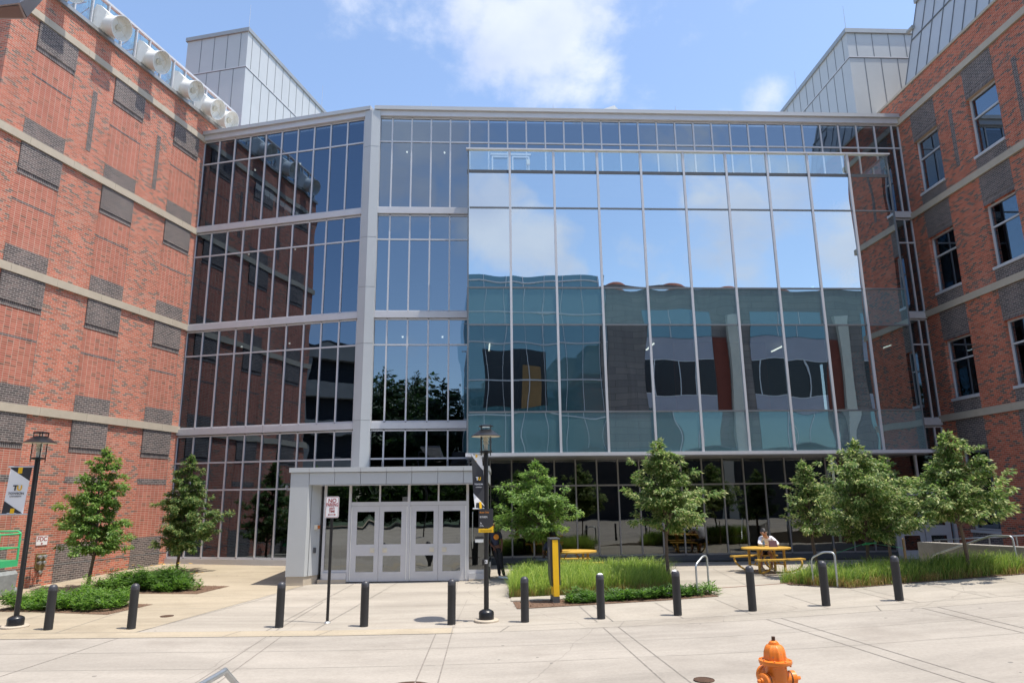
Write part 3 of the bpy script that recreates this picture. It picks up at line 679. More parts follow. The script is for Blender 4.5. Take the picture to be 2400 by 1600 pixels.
# entrance vestibule
dP = azd(89); nP = -UP.cross(dP)
frP = (Vec((-3.3, 22.47, 0)), dP, nP, UP)
PF = .51                                        # pier and canopy front, in front of the doors
b = G(frP); b.prism([(-3.63, PF), (-3.07, PF), (-2.78, .02), (-2.78, -3.2), (-3.63, -3.2)], -2.28, .80); b.build('vestibule_pier', M['metal_l'], gb)
b = G(frP); b.box(-2.99, -2.985, .2, .393, -2.27, .42); b.build('pier_joint', M['metal_d'], gb)
b = G(frP); b.prism([(-3.61, PF-.02), (-3.09, PF-.02), (-2.80, .0), (-2.80, -3.2), (-3.61, -3.2)], -2.62, -2.28); b.build('pier_base', M['stone'], gb)
b = G(frP)
e = [-3.05, -2.27, -1.47, -.67, .12, .93, 1.73, 2.53]
for s0, s1 in zip(e[:-1], e[1:]): b.box(s0+.006, s1-.006, PF-.2, PF, .43, .80)
b.box(-3.05, 2.52, -3.9, PF-.2, .42, .80); b.build('canopy_fascia', M['metal_l'], gb)
b = G(frP); e = [-3.68, -3.06, -2.27, -1.47, -.67, .12, .93, 1.73, 2.55]
for s0, s1 in zip(e[:-1], e[1:]): b.box(s0+.004, s1-.004, -3.9, PF+.05, .812, .955)
b.build('canopy_cap', M['metal_l'], gb)
b = G(frP); b.box(-2.7, 2.5, -3.9, PF-.02, .40, .418); b.build('canopy_soffit', M['frame'], gb)
b = G(frP)                                      # door frame
for s in (-2.64, -1.86, -.01, 1.84): b.box(s-.04, s+.04, -.06, .05, -2.5, .40)
for s0, s1 in ((-1.82, -.05), (.03, 1.80)): b.box(s0, s1, -.06, .04, -.23, -.11)
for s in (-.93, .92): b.box(s-.025, s+.025, -.06, .04, -.11, .40)
b.box(-2.6, -1.9, -.06, .045, -2.22, -2.15); b.box(1.88, 2.45, -.06, .045, -2.28, -2.19); b.box(2.42, 2.5, -.06, .05, -2.5, .40)
b.build('vestibule_frame', M['frame'], gb)
b = G(frP); b.box(-2.62, -1.9, -.05, .1, -2.42, -2.225); b.build('kick_panel', M['frame'], gb)
b = G(frP); b.box(1.88, 2.5, -.05, .09, -2.46, -2.285); b.build('kick_panel', M['frame'], gb)
b = G(frP); b.box(-2.76, -1.9, -.05, .13, -2.6, -2.42); b.box(1.88, 2.52, -.05, .11, -2.6, -2.46); b.build('vestibule_plinth', M['stone'], gb)
b = G(frP)
for s0, s1 in ((-1.82, -.955), (-.905, -.05), (.03, .895), (.945, 1.80)): pane(b, s0, s1, -.11, .40, 0)
b.build('transom_glass', M['gl_door'], gb, True, 0)
b = G(frP); pane(b, -2.60, -1.90, -2.15, .40, 0); b.build('sidelight', M['gl_door'], gb, True, 0)
b = G(frP); pane(b, 1.88, 2.42, -2.19, .40, 0); b.build('sidelight', M['gl_shop'], gb, True, 0)
for i, s0 in enumerate((-1.815, -.928, .033, .922)):
    s1 = s0+.88; a, c = s0+.19, s1-.14
    if i % 2: a, c = s0+.14, s1-.19
    b = G(frP); b.box(s0, a, -.02, .025, -2.5, -.235); b.box(c, s1, -.02, .025, -2.5, -.235)
    for z0, z1 in ((-2.5, -2.22), (-1.74, -1.40), (-.41, -.235)): b.box(a, c, -.02, .025, z0, z1)
    d = b.build('door', M['frame'], gb)
    b = G(frP); pane(b, a, c, -2.22, -1.74, .005, .002); pane(b, a, c, -1.40, -.41, .005, .002); b.build('door_glass', M['gl_door'], d, True, 0)
    b = G(frP); h0 = s1-.26 if i % 2 == 0 else s0+.12
    b.box(h0, h0+.14, .025, .035, -1.64, -1.50); b.box(h0+.04, h0+.12, .035, .07, -1.60, -1.53); b.build('door_handle', M['cream'], d)
    b = G(frP); h = s0+.005 if i % 2 == 0 else s1-.03
    b.box(h, h+.025, .025, .045, -2.45, -.26); b.build('door_hinge', M['white'], d)
b = G(frP); b.box(2.46, 2.5, -3.9, -.06, -2.19, .40); b.build('vestibule_side_glass', M['gl_shop'], gb)
b = G(frP); b.box(2.44, 2.53, -3.9, -.06, -2.55, -2.19); b.build('vestibule_side_base', M['grey_d'], gb)
b = G(frP); b.box(-2.7, 2.44, -3.9, -.1, -2.5, -2.46); b.box(-2.7, 2.4, -2.8, -2.7, -2.46, .4); b.build('vestibule_inside', M['dark'], gb)
b = G(frP); b.tube([(2.0, .05, -1.55), (2.0, .09, -1.5), (2.0, .09, -.5), (2.0, .05, -.45)], .014, 8); b.build('pull_bar', M['steel'], gb)
b = G(frP); b.box(2.08, 2.34, .012, .016, -1.38, -1.2); b.build('door_notice', M['signwhite'], gb)
b = G(frP); b.box(2.08, 2.34, .016, .019, -1.28, -1.2); b.build('notice_header', M['signgrey'], gb)
b = G(frP); o = Vec((-2.90, .24)); b.box(-2.90, -2.80, .12, .24, -.92, -.78); b.build('strobe_body', M['cream'], gb)
b = G(frP); b.box(-2.80, -2.74, .14, .22, -.90, -.80); b.build('strobe_lens', M['lens'], gb)
b = G(frP); b.box(-2.89, -2.82, .18, .25, -1.62, -1.46); b.build('card_reader', M['grey_d'], gb)
b = G(frP); b.tube([(-3.62, .3, .28), (-3.78, .3, .28), (-3.80, .3, .34)], .018, 6); b.lathe([(.01, 0), (.05, .01), (.05, .07), (.03, .10), (.01, .1)], 12, (-3.8, .3, .33)); b.build('security_camera', M['gravel'], gb, True)
# penthouses and rods on the roof
dn = azd(12.8)
def penthouse(fr, L1, L2, ztop, zmid, zb, cap):
    b = MB(fr, GO); b.box(0, L1, 0, L2, zb, ztop-.22); ph = b.build('roof_penthouse', M['metal_l'], gb)
    b = MB(fr, GO); b.box(-.08, L1+.08, -.08, L2+.08, ztop-.22, ztop); b.build('penthouse_coping', M['zinc'], ph)
    b = MB(fr, GO)
    for k in range(1, int(L1/.76)+1):
        x = k*.76 - .35
        b.box(x-.012, x+.012, -.012, 0, zmid+.05, ztop-.22); b.box(x+.3-.012, x+.3+.012, -.012, 0, zb, zmid-.05)
    for k in range(1, int(L2/.80)+1):
        y = k*.8 - .38
        b.box(-.012, 0, y-.012, y+.012, zmid+.05, ztop-.22); b.box(-.012, 0, y+.3-.012, y+.3+.012, zb, zmid-.05)
    b.box(-.014, L1, -.014, 0, zmid-.05, zmid-.02); b.box(-.014, 0, 0, L2, zmid-.05, zmid-.02)
    b.build('panel_seams', M['metal_d'], ph)
    b = MB(fr, GO); b.box(-.03, L1, -.03, 0, zmid-.02, zmid+.03); b.box(-.03, 0, 0, L2, zmid-.02, zmid+.03); b.build('belt_trim', M['frame'], ph)
    return ph
# left penthouse: corner 3.78 m beyond the inner corner, 1 m behind the brick face
pc = LC + dn*3.78 - nL*1.0
ph1 = penthouse((pc, dn, -nL, UP), 16, 3.7, 24.6, 22.3, 15.7, 0)
pr = RC - dR*1.26 + nR*1.0
ph2 = penthouse((pr, -dR, -nR, UP), 14, 3.6, 21.5, 20.0, 15.7, 0)
def rod(p, z0, h, par):
    b = MB(org=GO); b.tube([(p.x, p.y, z0), (p.x, p.y, z0+.25)], .03, 6); b.tube([(p.x, p.y, z0+.25), (p.x, p.y, z0+h)], [.014, .008], 5); b.build('lightning_rod', M['steel'], par)
rod(pc + dn*.3 - nL*.2, 24.6, 1.7, ph1); rod(pc + dn*8.2 - nL*.1, 24.6, 1.7, ph1); rod(pr - dR*.3 - nR*.2, 21.5, 1.5, ph2); rod(pr - dR*5.6 - nR*.2, 21.5, 1.5, ph2)
for s in (2.4, 7.7, 13.1): rod(K + dF*s - nF*.3, 16.19, .5, gb)
b = G(frF); b.box(9.2, 11.0, -6.6, -3.2, 15.75, 17.6); b.add([(9.0, -3.0, 17.6), (9.0, -6.8, 17.6), (11.0, -6.8, 18.35), (11.0, -3.0, 18.35), (11.6, -3, 17.6), (11.6, -6.8, 17.6)], [(0, 3, 2, 1), (3, 4, 5, 2), (0, 4, 3)]); b.build('roof_hatch', M['white'], gb)

# ------------------------------------------------------------------ street furniture
def bollard():
    root = empty('bollard', (0, 0, 0))
    b = MB(); b.lathe([(.088, -.1), (.088, .80), (.0885, .802)], 28); b.build('sleeve', M['bollard'], root, True)
    b = MB(); b.lathe([(.0886, .80), (.0886, .845), (.082, .88), (.066, .905), (.04, .922), (.012, .928)], 28); b.build('cap', M['scuff'], root, True)
    return root
bxs = [-9.994, -8.216, -5.049, -3.234, -1.363, .211, 1.844, 3.489, 5.10, 6.688, 8.272]
blab = ['black bollard beside the left lamp post, leftmost of the row', 'black bollard in front of the left planting beds, second from the left', 'black bollard in front of the metal entrance pier',
        'black bollard right of the no parking post, before the left doors', 'black bollard just left of the central lamp post, before the right doors',
        'black bollard just right of the central lamp post by the mulch', 'black bollard with white scuffed cap before the middle of the grass bed',
        'black bollard with white scuffed cap beside the trunk of a young tree', 'black bollard in front of the yellow picnic table with the reading woman',
        'black bollard in front of the bent handrail at the right grass bed', 'black bollard at the right end of the row, before the concrete ramp wall']
b0 = bollard()
for i, x in enumerate(bxs):
    o = b0 if i == 0 else copy_tree(b0)
    o.location = (x, 15.77, gnd(x, 15.77)); o.rotation_euler = (0, 0, rnd.uniform(0, 6)); tag(o, blab[i], 'bollard', 'black bollards along the kerb')
    if i in (6, 7):
        b = MB(); b.lathe([(.068, .904), (.05, .918), (.03, .927), (.012, .932)], 12, (.01, 0, .001)); b.build('cap_scuff', M['signwhite'], o, True)

def lamp(x, y, label):
    root = empty('street_lamp', (x, y, gnd(x, y)), label, 'lamp post', 'black street lamps in front of the building')
    b = MB(); b.lathe([(.27, -.1), (.27, .03), (.255, .045), (.05, .046)], 32); b.build('footing', M['stone'], root, True)
    b = MB(); b.lathe([(.165, .045), (.165, .18), (.15, .21), (.085, .245), (.06, .25)], 32); b.build('base', M['black'], root, True)
    b = MB(); b.tube([(0, 0, .2), (0, 0, 3.3)], [.055, .052], 20); b.tube([(0, 0, 3.3), (0, 0, 3.62)], .055, 20); b.build('pole', M['black'], root, True)
    b = MB(); b.lathe([(.05, 3.60), (.15, 3.62), (.15, 3.65), (.05, 3.66)], 24)
    for k in range(4):
        a = math.pi/4 + k*math.pi/2; cx, cy = .145*math.cos(a), .145*math.sin(a)
        b.tube([(cx, cy, 3.55), (cx, cy, 4.24)], .011, 6)
    b.lathe([(.02, 4.20), (.165, 4.205), (.165, 4.225), (.10, 4.25), (.01, 4.26)], 24); b.build('lantern_frame', M['black'], root, True)
    b = MB(); b.lathe([(.13, 3.66), (.13, 4.0)], 24); b.lathe([(.125, 4.12), (.125, 4.20)], 24); b.build('lantern_glass', M['gl_lamp'], root, True)
    b = MB(); b.lathe([(.13, 4.14), (.345, 3.99), (.345, 3.982), (.33, 3.982), (.12, 4.12)], 40); b.build('lamp_shade', [M['black']], root, True)
    b = MB(); b.lathe([(.335, 3.984), (.12, 4.118), (.1, 4.118), (.325, 3.98)], 40); b.build('shade_underside', M['cream'], root, True)
    b = MB(); b.lathe([(.045, 3.66), (.045, 3.80), (.07, 3.82), (.045, 3.88), (.075, 3.90), (.05, 3.96), (.08, 3.98), (.08, 4.05)], 16); b.build('lamp_reflector', M['cream'], root, True)
    return root
lamp(-10.92, 16.08, 'tall black street lamp carrying the white pennant before the brick wing')
lp2 = lamp(-.624, 15.99, 'tall black street lamp carrying the black pennant and the bus sign')

# pennants hang from short arms on the lamp posts
def banner(x, y, zb, zt, w, label, dark, tilt, ang):
    z0 = gnd(x, y); root = empty('pennant', (x, y, z0 + zb), label, 'banner'); H = zt-zb
    X = Vec((-math.cos(ang), -math.sin(ang), 0)); cl = M['signgrey'] if dark else M['signwhite']; c2 = M['signwhite'] if dark else M['signgrey']
    fr = (Vec((x, y, z0+zb)), X, UP.cross(X), UP); org = Vec((x, y, z0+zb)); g = .10
    def sh(u, v):                               # slack cloth: the outer edge drifts
        return (g + w*u + tilt*(1-v)*(1.0), .02*math.sin(u*3+v*5)*(1 if dark else .3), v*H)
    def cloth(poly_fn, mat, nm, off):
        b = MB(fr, org); n = 10
        V = []
        for j in range(n+1):
            for i in range(5):
                v = j/n; lo, hi = poly_fn(v); u = lo + (hi-lo)*i/4
                p = sh(u, v); V.append((p[0], p[1]+off, p[2]))
        F = [(j*5+i, j*5+i+1, (j+1)*5+i+1, (j+1)*5+i) for j in range(n) for i in range(4)]
        b.add(V, F); return b.build(nm, mat, root, True, 0)
    def tri(v0, v1, z0f, z1f, mat, nm, off):    # printed corner shapes: (u at v)
        b = MB(fr, org); n = 8; V = []
        for j in range(n+1):
            v = v0 + (v1-v0)*j/n; lo = z0f(v); hi = z1f(v)
            for u in (lo, hi): p = sh(u, v); V.append((p[0], p[1]+off, p[2]))
        b.add(V, [(2*j, 2*j+1, 2*j+3, 2*j+2) for j in range(n)]); b.build(nm, mat, root, True, 0)
    cloth(lambda v: (0, 1), cl, 'banner_cloth', 0)
    for sg in (1, -1):
        o_ = .004*sg
        # u = 0 at the pole, 1 at the free edge; the top triangle sits at the pole, the bottom one at the free edge
        tri(.70, 1, lambda v: 0, lambda v: min(1, (v-.70)/.27), c2, 'printed_corner', o_)
        tri(0, .28, lambda v: max(0, 1-(.28-v)/.27), lambda v: 1, c2, 'printed_corner', o_)
        tri(.86, 1, lambda v: .42, lambda v: .62, M['yellow'], 'printed_stripe', o_*1.6)
        tri(0, .12, lambda v: .42, lambda v: .62, M['yellow'], 'printed_stripe', o_*1.6)
    b = MB(fr, org)
    for v in (0, 1): p = sh(1, v); b.tube([(.03, 0, v*H), (p[0]+.05, 0, v*H)], .018, 8)
    b.build('banner_arm', M['steel'], root, True)
    Xt = -X; ctr = sh(.5, .56); pos = X*ctr[0] + UP*(.56*H) - UP.cross(X)*.0
    fro = Vec((0, -.026 if dark else -.012, 0))
    s = w/.5
    tw = M['signwhite'] if dark else M['signgrey']
    sk = Matrix.Identity(4)
    k = tilt/H
    def T(nm, body, size, mat, dx, dz, bold, sx=1.0):
        c = sh(.5, .5 + dz/H); m = face_mtx(X*c[0] + Xt*dx + UP*(.5*H+dz) + fro, Xt, UP)
        text(nm, body, size, mat, root, m, bold, .001, sx=sx)
    T('letter_t', 'T', .17*s, tw, -.045*s, .05, .006); T('letter_u', 'U', .17*s, M['yellow'], .055*s, .05, .006)
    T('wordmark', 'TOWSON', .075*s, tw, 0, -.07, .001, 1.1); T('wordmark', 'UNIVERSITY', .048*s, tw, 0, -.135, .0005, 1.1)
    return root
banner(-10.92, 16.08, 2.40, 3.45, .46, 'white pennant with black and yellow corners hanging from the left lamp post', False, .06, .08)
banner(-.624, 15.99, 2.38, 3.58, .28, 'black pennant with white corners and a yellow stripe hanging from the central lamp post', True, -.10, .5)

# bus sign on the central lamp
r = empty('bus_sign', (-.624, 15.92, gnd(-.6, 16)+1.86), 'charcoal bus sign with yellow arrow strip on the central lamp post', 'sign')
b = MB(); b.box(-.165, .16, -.012, .0, .10, .51); b.build('sign_plate', M['signgrey'], r)
b = MB(); b.prismxz([(-.165, .0), (.165, .0), (.165, .15), (.06, .085), (-.165, .085)], -.02, -.0125); b.build('arrow_strip', M['yellow'], r)
b = MB(); b.box(-.13, .12, -.024, -.0205, .038, .046); b.prismxz([(.10, .025), (.13, .042), (.10, .06), (.115, .042)], -.024, -.0205); b.build('arrow', M['signgrey'], r)
fm = lambda x, z: face_mtx((x, -.0135, z), (1, 0, 0), (0, 0, 1))
text('lettering', 'Buses Only', .045, M['signorange'], r, fm(-.14, .435), .0006, .001, 'LEFT'); text('lettering', 'NO STOPPING\nOR STANDING', .026, M['signwhite'], r, fm(-.14, .335), .0003, .001, 'LEFT')
text('lettering', '3a', .045, M['signwhite'], r, fm(-.135, .20), .0005, .001, 'LEFT'); text('lettering', 'Towson\nUniversity', .022, M['signwhite'], r, fm(-.14, .15), .0002, .001, 'LEFT')
r = empty('push_button', (-.624, 15.93, gnd(-.6, 16)+1.23), 'small push button with a white access sticker on the central lamp post', 'button')
b = MB(); b.box(-.09, -.03, -.06, .02, -.06, .06); b.build('button_box', M['black'], r)
b = MB(); b.box(-.045, .03, -.016, -.012, -.03, .05); b.build('sticker', M['signwhite'], r)
text('symbol', 'A', .06, M['signgrey'], r, face_mtx((-.008, -.0175, .01), (1, 0, 0), (0, 0, 1)), .001, .0005)

# no parking sign
x, y = -4.13, 16.19
r = empty('parking_sign', (x, y, gnd(x, y)), 'white no parking sign with red lettering on a thin black post', 'sign')
b = MB(); b.box(-.03, .03, -.015, .015, -.02, 2.35); b.build('post', M['black'], r)
b = MB(); b.lathe([(.07, -.02), (.07, .01), (.05, .03), (.03, .04)], 12); b.build('post_base', M['steel'], r)
fr_s = (Vec((0, 0, 0)), Vec((1, 0, 0)), Vec((0, 1, 0)), UP)
def rrect(x0, x1, z0, z1, rd, n=5):
    P = []
    for cx, cz, a in ((x1-rd, z1-rd, 0), (x0+rd, z1-rd, 90), (x0+rd, z0+rd, 180), (x1-rd, z0+rd, 270)):
        for k in range(n+1): t = R(a+90*k/n); P.append((cx+rd*math.cos(t), cz+rd*math.sin(t)))
    return P[::-1]
b = MB(); b.prismxz(rrect(-.155, .155, 2.24, 2.71, .035), -.024, -.019); b.build('sign_plate', M['signwhite'], r)
b = MB(); o1 = rrect(-.145, .145, 2.25, 2.70, .03); i1 = rrect(-.137, .137, 2.258, 2.692, .024); n = len(o1)
b.add([(p[0], -.0255, p[1]) for p in o1] + [(p[0], -.0255, p[1]) for p in i1], [(i, (i+1) % n, n+(i+1) % n, n+i) for i in range(n)]); b.build('sign_border', M['signred'], r)
fm = lambda z: face_mtx((0, -.0255, z), (1, 0, 0), (0, 0, 1))
for t, sz, z, sx in (('NO', .125, 2.615, .95), ('PARKING', .105, 2.525, .60), ('ANY', .068, 2.445, .95), ('TIME', .068, 2.38, .9)): text('lettering', t, sz, M['signred'], r, fm(z), .0022, .001, sx=sx)
b = MB(); b.prismxz([(-.09, 2.31), (-.06, 2.335), (-.06, 2.316), (.06, 2.316), (.06, 2.335), (.09, 2.31), (.06, 2.285), (.06, 2.304), (-.06, 2.304), (-.06, 2.285)], -.0265, -.0245); b.build('arrow', M['signred'], r)

# fire connection on the brick wing
def onL(s, off, z): p = LC + dL*s + nL*off; return Vec((p.x, p.y, z))
r = empty('fire_connection_sign', None, 'small white sign with red letters FDC fixed to the brick wing', 'sign', mtx=wing_mtx(onL(5.83, .012, -1.19), -dL))
b = MB(); b.prismxz(rrect(-.22, .22, -.155, .155, .03), 0.0, -.006); b.build('sign_plate', M['signwhite'], r)
b = MB(); o1 = rrect(-.215, .215, -.15, .15, .03); i1 = rrect(-.205, .205, -.14, .14, .025); n = len(o1)
b.add([(p[0], -.008, p[1]) for p in o1] + [(p[0], -.008, p[1]) for p in i1], [(i, (i+1) % n, n+(i+1) % n, n+i) for i in range(n)]); b.build('sign_border', M['signred'], r)
text('lettering', 'FDC', .19, M['signred'], r, face_mtx((0, -.008, .04), (1, 0, 0), (0, 0, 1)), .003, .001)
b = MB(); b.prismxz([(0, -.125), (.045, -.08), (.015, -.085), (.015, -.06), (-.015, -.06), (-.015, -.085), (-.045, -.08)], -.010, -.007); b.build('arrow', M['signred'], r)
r = empty('fire_connection', None, 'aged brass plate with four hose inlets on the brick wing under the FDC sign', 'hydrant', mtx=wing_mtx(onL(5.80, .012, -1.79), -dL))
b = MB(); b.prismxz([(-.18, .2), (.18, .2), (.18, -.2), (.1, -.3), (-.1, -.3), (-.18, -.2)], .0, -.02); b.build('back_plate', M['brass'], r)
for px in (-.09, .09):
    for pz in (.1, -.08):
        b = MB(); b.lathe([(.05, .0), (.06, .03), (.05, .09), (.06, .1), (.03, .12)], 14, (px, -.01, pz), (0, -1, 0)); b.build('hose_inlet', M['steel'], r, True)
b = MB(); b.lathe([(.05, 0), (.055, .07), (.03, .09)], 12, (0, -.01, -.36), (0, -1, -.2)); b.build('drain_cap', M['steel'], r, True)

# wayfinding pylon
x, y = 1.0, 17.95
r = empty('wayfinding_pylon', (x, y, gnd(x, y)), 'slim yellow edged charcoal wayfinding pylon standing in the mulch', 'sign pylon')
r.rotation_euler = (0, 0, R(7))
b = MB(); b.box(-.075, .085, -.09, .33, -.05, .16); b.build('plinth', M['grey_d'], r)
b = MB(); b.prismxz([(-.05, .16), (.085, .16), (.08, .62), (.075, 1.49), (-.065, 1.49), (-.065, .62)], -.085, .32); b.build('spine', M['yellow'], r)
b = MB(); b.box(-.115, -.067, -.05, .36, .62, 1.50); b.prismxz([(-.115, .62), (-.067, .62), (-.075, .38)], -.04, .35); b.build('side_panel', M['signgrey'], r)
b = MB(); b.box(.079, .125, -.05, .36, .42, 1.50); b.build('side_panel', M['signgrey'], r)
b = MB(); b.box(-.12, .13, -.095, .37, 1.50, 1.53); b.build('top_cap', M['grey_d'], r)
text('lettering', 'YORK ROAD', .05, M['signwhite'], r, face_mtx((-.1155, .15, 1.15), (0, 0, 1), (0, 1, 0)), .0005, .001)

# hydrant
hx, hy = .348*7.45, 7.45
r = empty('fire_hydrant', (hx, hy, -2.25), 'bright orange fire hydrant with fluted bonnet and two side caps at the bottom edge', 'fire hydrant')
z0 = .84
b = MB(); b.lathe([(.13, -.05), (.13, .04), (.105, .05), (.105, .58), (.118, .60)], 32); b.lathe([(.12, .59), (.155, .60), (.16, .615), (.158, .635), (.12, .64)], 36); b.lathe([(.16, .02), (.16, .06), (.11, .065)], 28); b.build('barrel', M['orange'], r, True)
b = MB(); prof = [(.108, .638), (.107, .67), (.103, .71), (.092, .745), (.075, .768), (.05, .782), (.02, .785)]
b.lathe(prof, 64, (0, 0, 0), None, lambda i, t: 1 + (.10 if i < 5 else 0) * (max(0, math.cos(8*t))**2 - .35) * (1 if i else .5)); b.lathe([(.052, .778), (.052, .79), (.044, .792), (.044, .802), (.036, .804), (.03, .812), (.02, .813)], 24); b.build('bonnet', M['orange'], r, True, 60)
b = MB(); b.lathe([(.019, .81), (.019, .848), (.016, .852)], 5); b.build('operating_nut', M['rust'], r)
for k in range(8):
    a = 2*math.pi*(k+.5)/8
    b = MB(); b.lathe([(.010, .578), (.010, .645), (.007, .648)], 6, (.139*math.cos(a), .139*math.sin(a), 0)); b.build('flange_bolt', M['orange'], r)
for sg, yaw in ((-1, -.45), (1, .12)):
    ax = Vec((sg*math.cos(yaw), math.sin(yaw), 0))
    b = MB(); b.lathe([(.066, .06), (.066, .135), (.062, .14), (.07, .142), (.07, .185), (.055, .195), (.03, .20), (.028, .215), (.01, .216)], 24, (0, 0, .46), ax); c = b.build('hose_cap', M['orange'], r, True)
    b = MB(); b.lathe([(.018, .21), (.018, .245), (.014, .248)], 5, (0, 0, .46), ax); b.build('cap_nut', M['orange'], c)
    b = MB(); b.lathe([(.0675, .128), (.0675, .141)], 24, (0, 0, .46), ax); b.build('gasket', M['rust'], c, True)
b = MB(); b.lathe([(.085, .06), (.085, .15), (.092, .155), (.092, .20), (.05, .215), (.02, .216)], 24, (0, 0, .46), (.25, -1, 0) if False else (-.35, 1, 0)); b.build('pumper_cap', M['orange'], r, True)

# handrails
def bent(name, label, pts, rad=.024, grp='bent galvanised handrails at the steps'):
    o = Vec(pts[0]); r = empty(name, o, label, 'handrail', grp)
    P = [Vec(p) - o for p in pts]; Q = [P[0]]
    for i in range(1, len(P)-1):
        a = (P[i-1]-P[i]).normalized(); c = (P[i+1]-P[i]).normalized(); d = min(.1, (P[i-1]-P[i]).length*.45, (P[i+1]-P[i]).length*.45)
        for t in (0, .25, .5, .75, 1): Q.append((P[i]+a*d)*(1-t)**2 + P[i]*2*t*(1-t) + (P[i]+c*d)*t*t)
    Q.append(P[-1]); b = MB(); b.tube(Q, rad, 12); b.build('pipe', M['steel'], r, True)
    b = MB(); b.lathe([(.05, -.01), (.05, .006), (.03, .01)], 16, P[0]); b.lathe([(.05, -.01), (.05, .006), (.03, .01)], 16, P[-1]); b.build('foot_plate', M['steel'], r)
    return r
z1 = gnd(4.5, 18.0)
bent('handrail', 'bent pipe handrail at the step beside the left grass bed', [(4.50, 18.01, z1), (4.50, 18.01, z1+.73), (4.76, 18.27, z1+.91), (4.90, 18.42, z1+.91), (4.90, 18.42, z1)])
z1 = gnd(7.6, 18.0)
bent('handrail', 'bent pipe handrail at the step beside the right grass bed', [(7.52, 18.35, z1), (7.52, 18.35, z1+.65), (7.72, 18.05, z1+.83), (7.90, 17.85, z1+.83), (7.90, 17.85, z1)])
z1 = gnd(12.7, 18.32)
bent('handrail', 'bent pipe handrail in front of the concrete ramp wall, far right', [(11.5, 20.6, z1-.1), (11.7, 20.2, z1+.25), (12.45, 18.75, z1+.85), (12.68, 18.32, z1+.85), (12.70, 18.30, z1)])
# stair rail by the camera, bottom left
def unp(px, py, d):                              # point of the place seen at a photo pixel, d metres ahead
    f = 1622.7; p = R(12.626); ro = R(-.65)
    fw = Vec((0, math.cos(p), math.sin(p))); r0 = Vec((1, 0, 0)); u0 = r0.cross(fw)
    rr = r0*math.cos(ro)+u0*math.sin(ro); uu = -r0*math.sin(ro)+u0*math.cos(ro)
    v = rr*((px-1200)/f) - uu*((py-800)/f) + fw; return v * (d / v.y)
ap = unp(527, 1572, 5.6); pl_ = unp(440, 1622, 5.0); pr_ = unp(585, 1638, 6.1)
o = Vec((ap.x, ap.y, -2.25)); r = empty('stair_handrail', o, 'bright steel stair handrail peeping in at the bottom left edge', 'handrail')
b = MB(); a2 = (pl_-ap); c2_ = (pr_-ap)
b.tube([pl_ + a2*1.0 - o, pl_-o, ap + a2*.12 - o, ap - o + Vec((0, 0, .004)), ap + c2_*.12 - o, pr_-o, pr_ + c2_*.8 - o], .023, 14)
mid = pl_ + a2*.9 - o; b.tube([(mid.x, mid.y, mid.z), (mid.x, mid.y, 0)], .02, 10); e2 = pr_ + c2_*.75 - o; b.tube([(e2.x, e2.y, e2.z), (e2.x, e2.y, 0)], .02, 10)
b.build('rail', M['steel'], r, True)

# concrete ramp wall and its railing
b = MB(org=(11.8, 21.1, -2.5)); b.prism([(11.8, 21.1), (14.9, 15.6), (15.2, 15.75), (12.1, 21.3)], -2.7, -1.42); tag(b.build('ramp_wall', M['wallc']), 'low weathered concrete ramp wall in front of the right brick wing', 'wall')
r = empty('ramp_railing', (12.8, 22.0, -1.6), 'horizontal grey pipe railing along the ramp behind the concrete wall', 'railing')
b = MB(org=(12.8, 22.0, -1.6)); A_ = unp(2190, 1265, 22.3); B_ = unp(2405, 1254, 20.0)
b.tube([A_, B_, B_ + (B_-A_)*.5], .022, 8); C_ = A_ - Vec((0, 0, .42)); b.tube([C_ + (B_-A_)*.45, B_-Vec((0, 0, .42)), B_ + (B_-A_)*.5-Vec((0, 0, .42))], .018, 8); b.build('rail', M['steel'], r, True)
for t in (.06, .35, .62, .9, 1.2):
    p = A_ + (B_-A_)*t; b = MB(org=(12.8, 22.0, -1.6)); b.tube([(p.x, p.y, p.z), (p.x, p.y, p.z-1.0)], .018, 8); b.build('post', M['steel'], r, True)

# picnic tables
def picnic(cx, cy, yaw, label):
    z = ground_z(cx, cy); r = empty('picnic_table', (cx, cy, z), label, 'picnic table', 'yellow steel picnic tables on the patio'); r.rotation_euler = (0, 0, R(yaw))
    b = MB(); b.lathe([(.70, .72), (.80, .725), (.80, .765), (.78, .77), (.01, .772)], 48)
    b.v = [Vec((v.x, v.y*.78, v.z)) for v in b.v]; b.build('table_top', M['table'], r, True)
    for sg in (1, -1):
        b = MB(); n = 14; P = []
        for i in range(n+1): t = -1 + 2*i/n; P.append((t*.80, sg*(.86 + .10*(1-t*t))))
        Q = [(x_, y_+sg*-.26) for x_, y_ in P]
        b.prism(P + Q[::-1], .43, .475); b.build('bench', M['table'], r)
    for sx in (1, -1):
        b = MB(); b.box(sx*.45-.03, sx*.45+.03, -.3, -.24, .02, .72); b.build('leg', M['table'], r)
        b = MB(); b.box(sx*.45-.03, sx*.45+.03, .24, .3, .02, .72); b.build('leg', M['table'], r)
        for sy in (1, -1):
            b = MB(); P = []
            for k in range(9): t = k/8; P.append((sx*(.45+.12*t), sy*(.30 + .72*math.sin(t*math.pi*.62)), .03 + .40*t**1.4 if t > .02 else .03))
            b.tube(P, .03, 8); b.build('bench_arm', M['table'], r, True)
        b = MB(); b.tube([(sx*.45, 0, .25), (sx*.12, 0, .7)], .018, 6); b.tube([(sx*.45, -.27, .25), (sx*.45, .27, .25)], .02, 6); b.build('brace', M['table'], r)
    return r
t2 = picnic(8.02, 23.0, 13, 'yellow picnic table with the woman in a white shirt, right of the grass bed')
t1 = picnic(1.78, 22.55, 10, 'yellow picnic table partly hidden behind the tall grass and the wayfinding pylon')

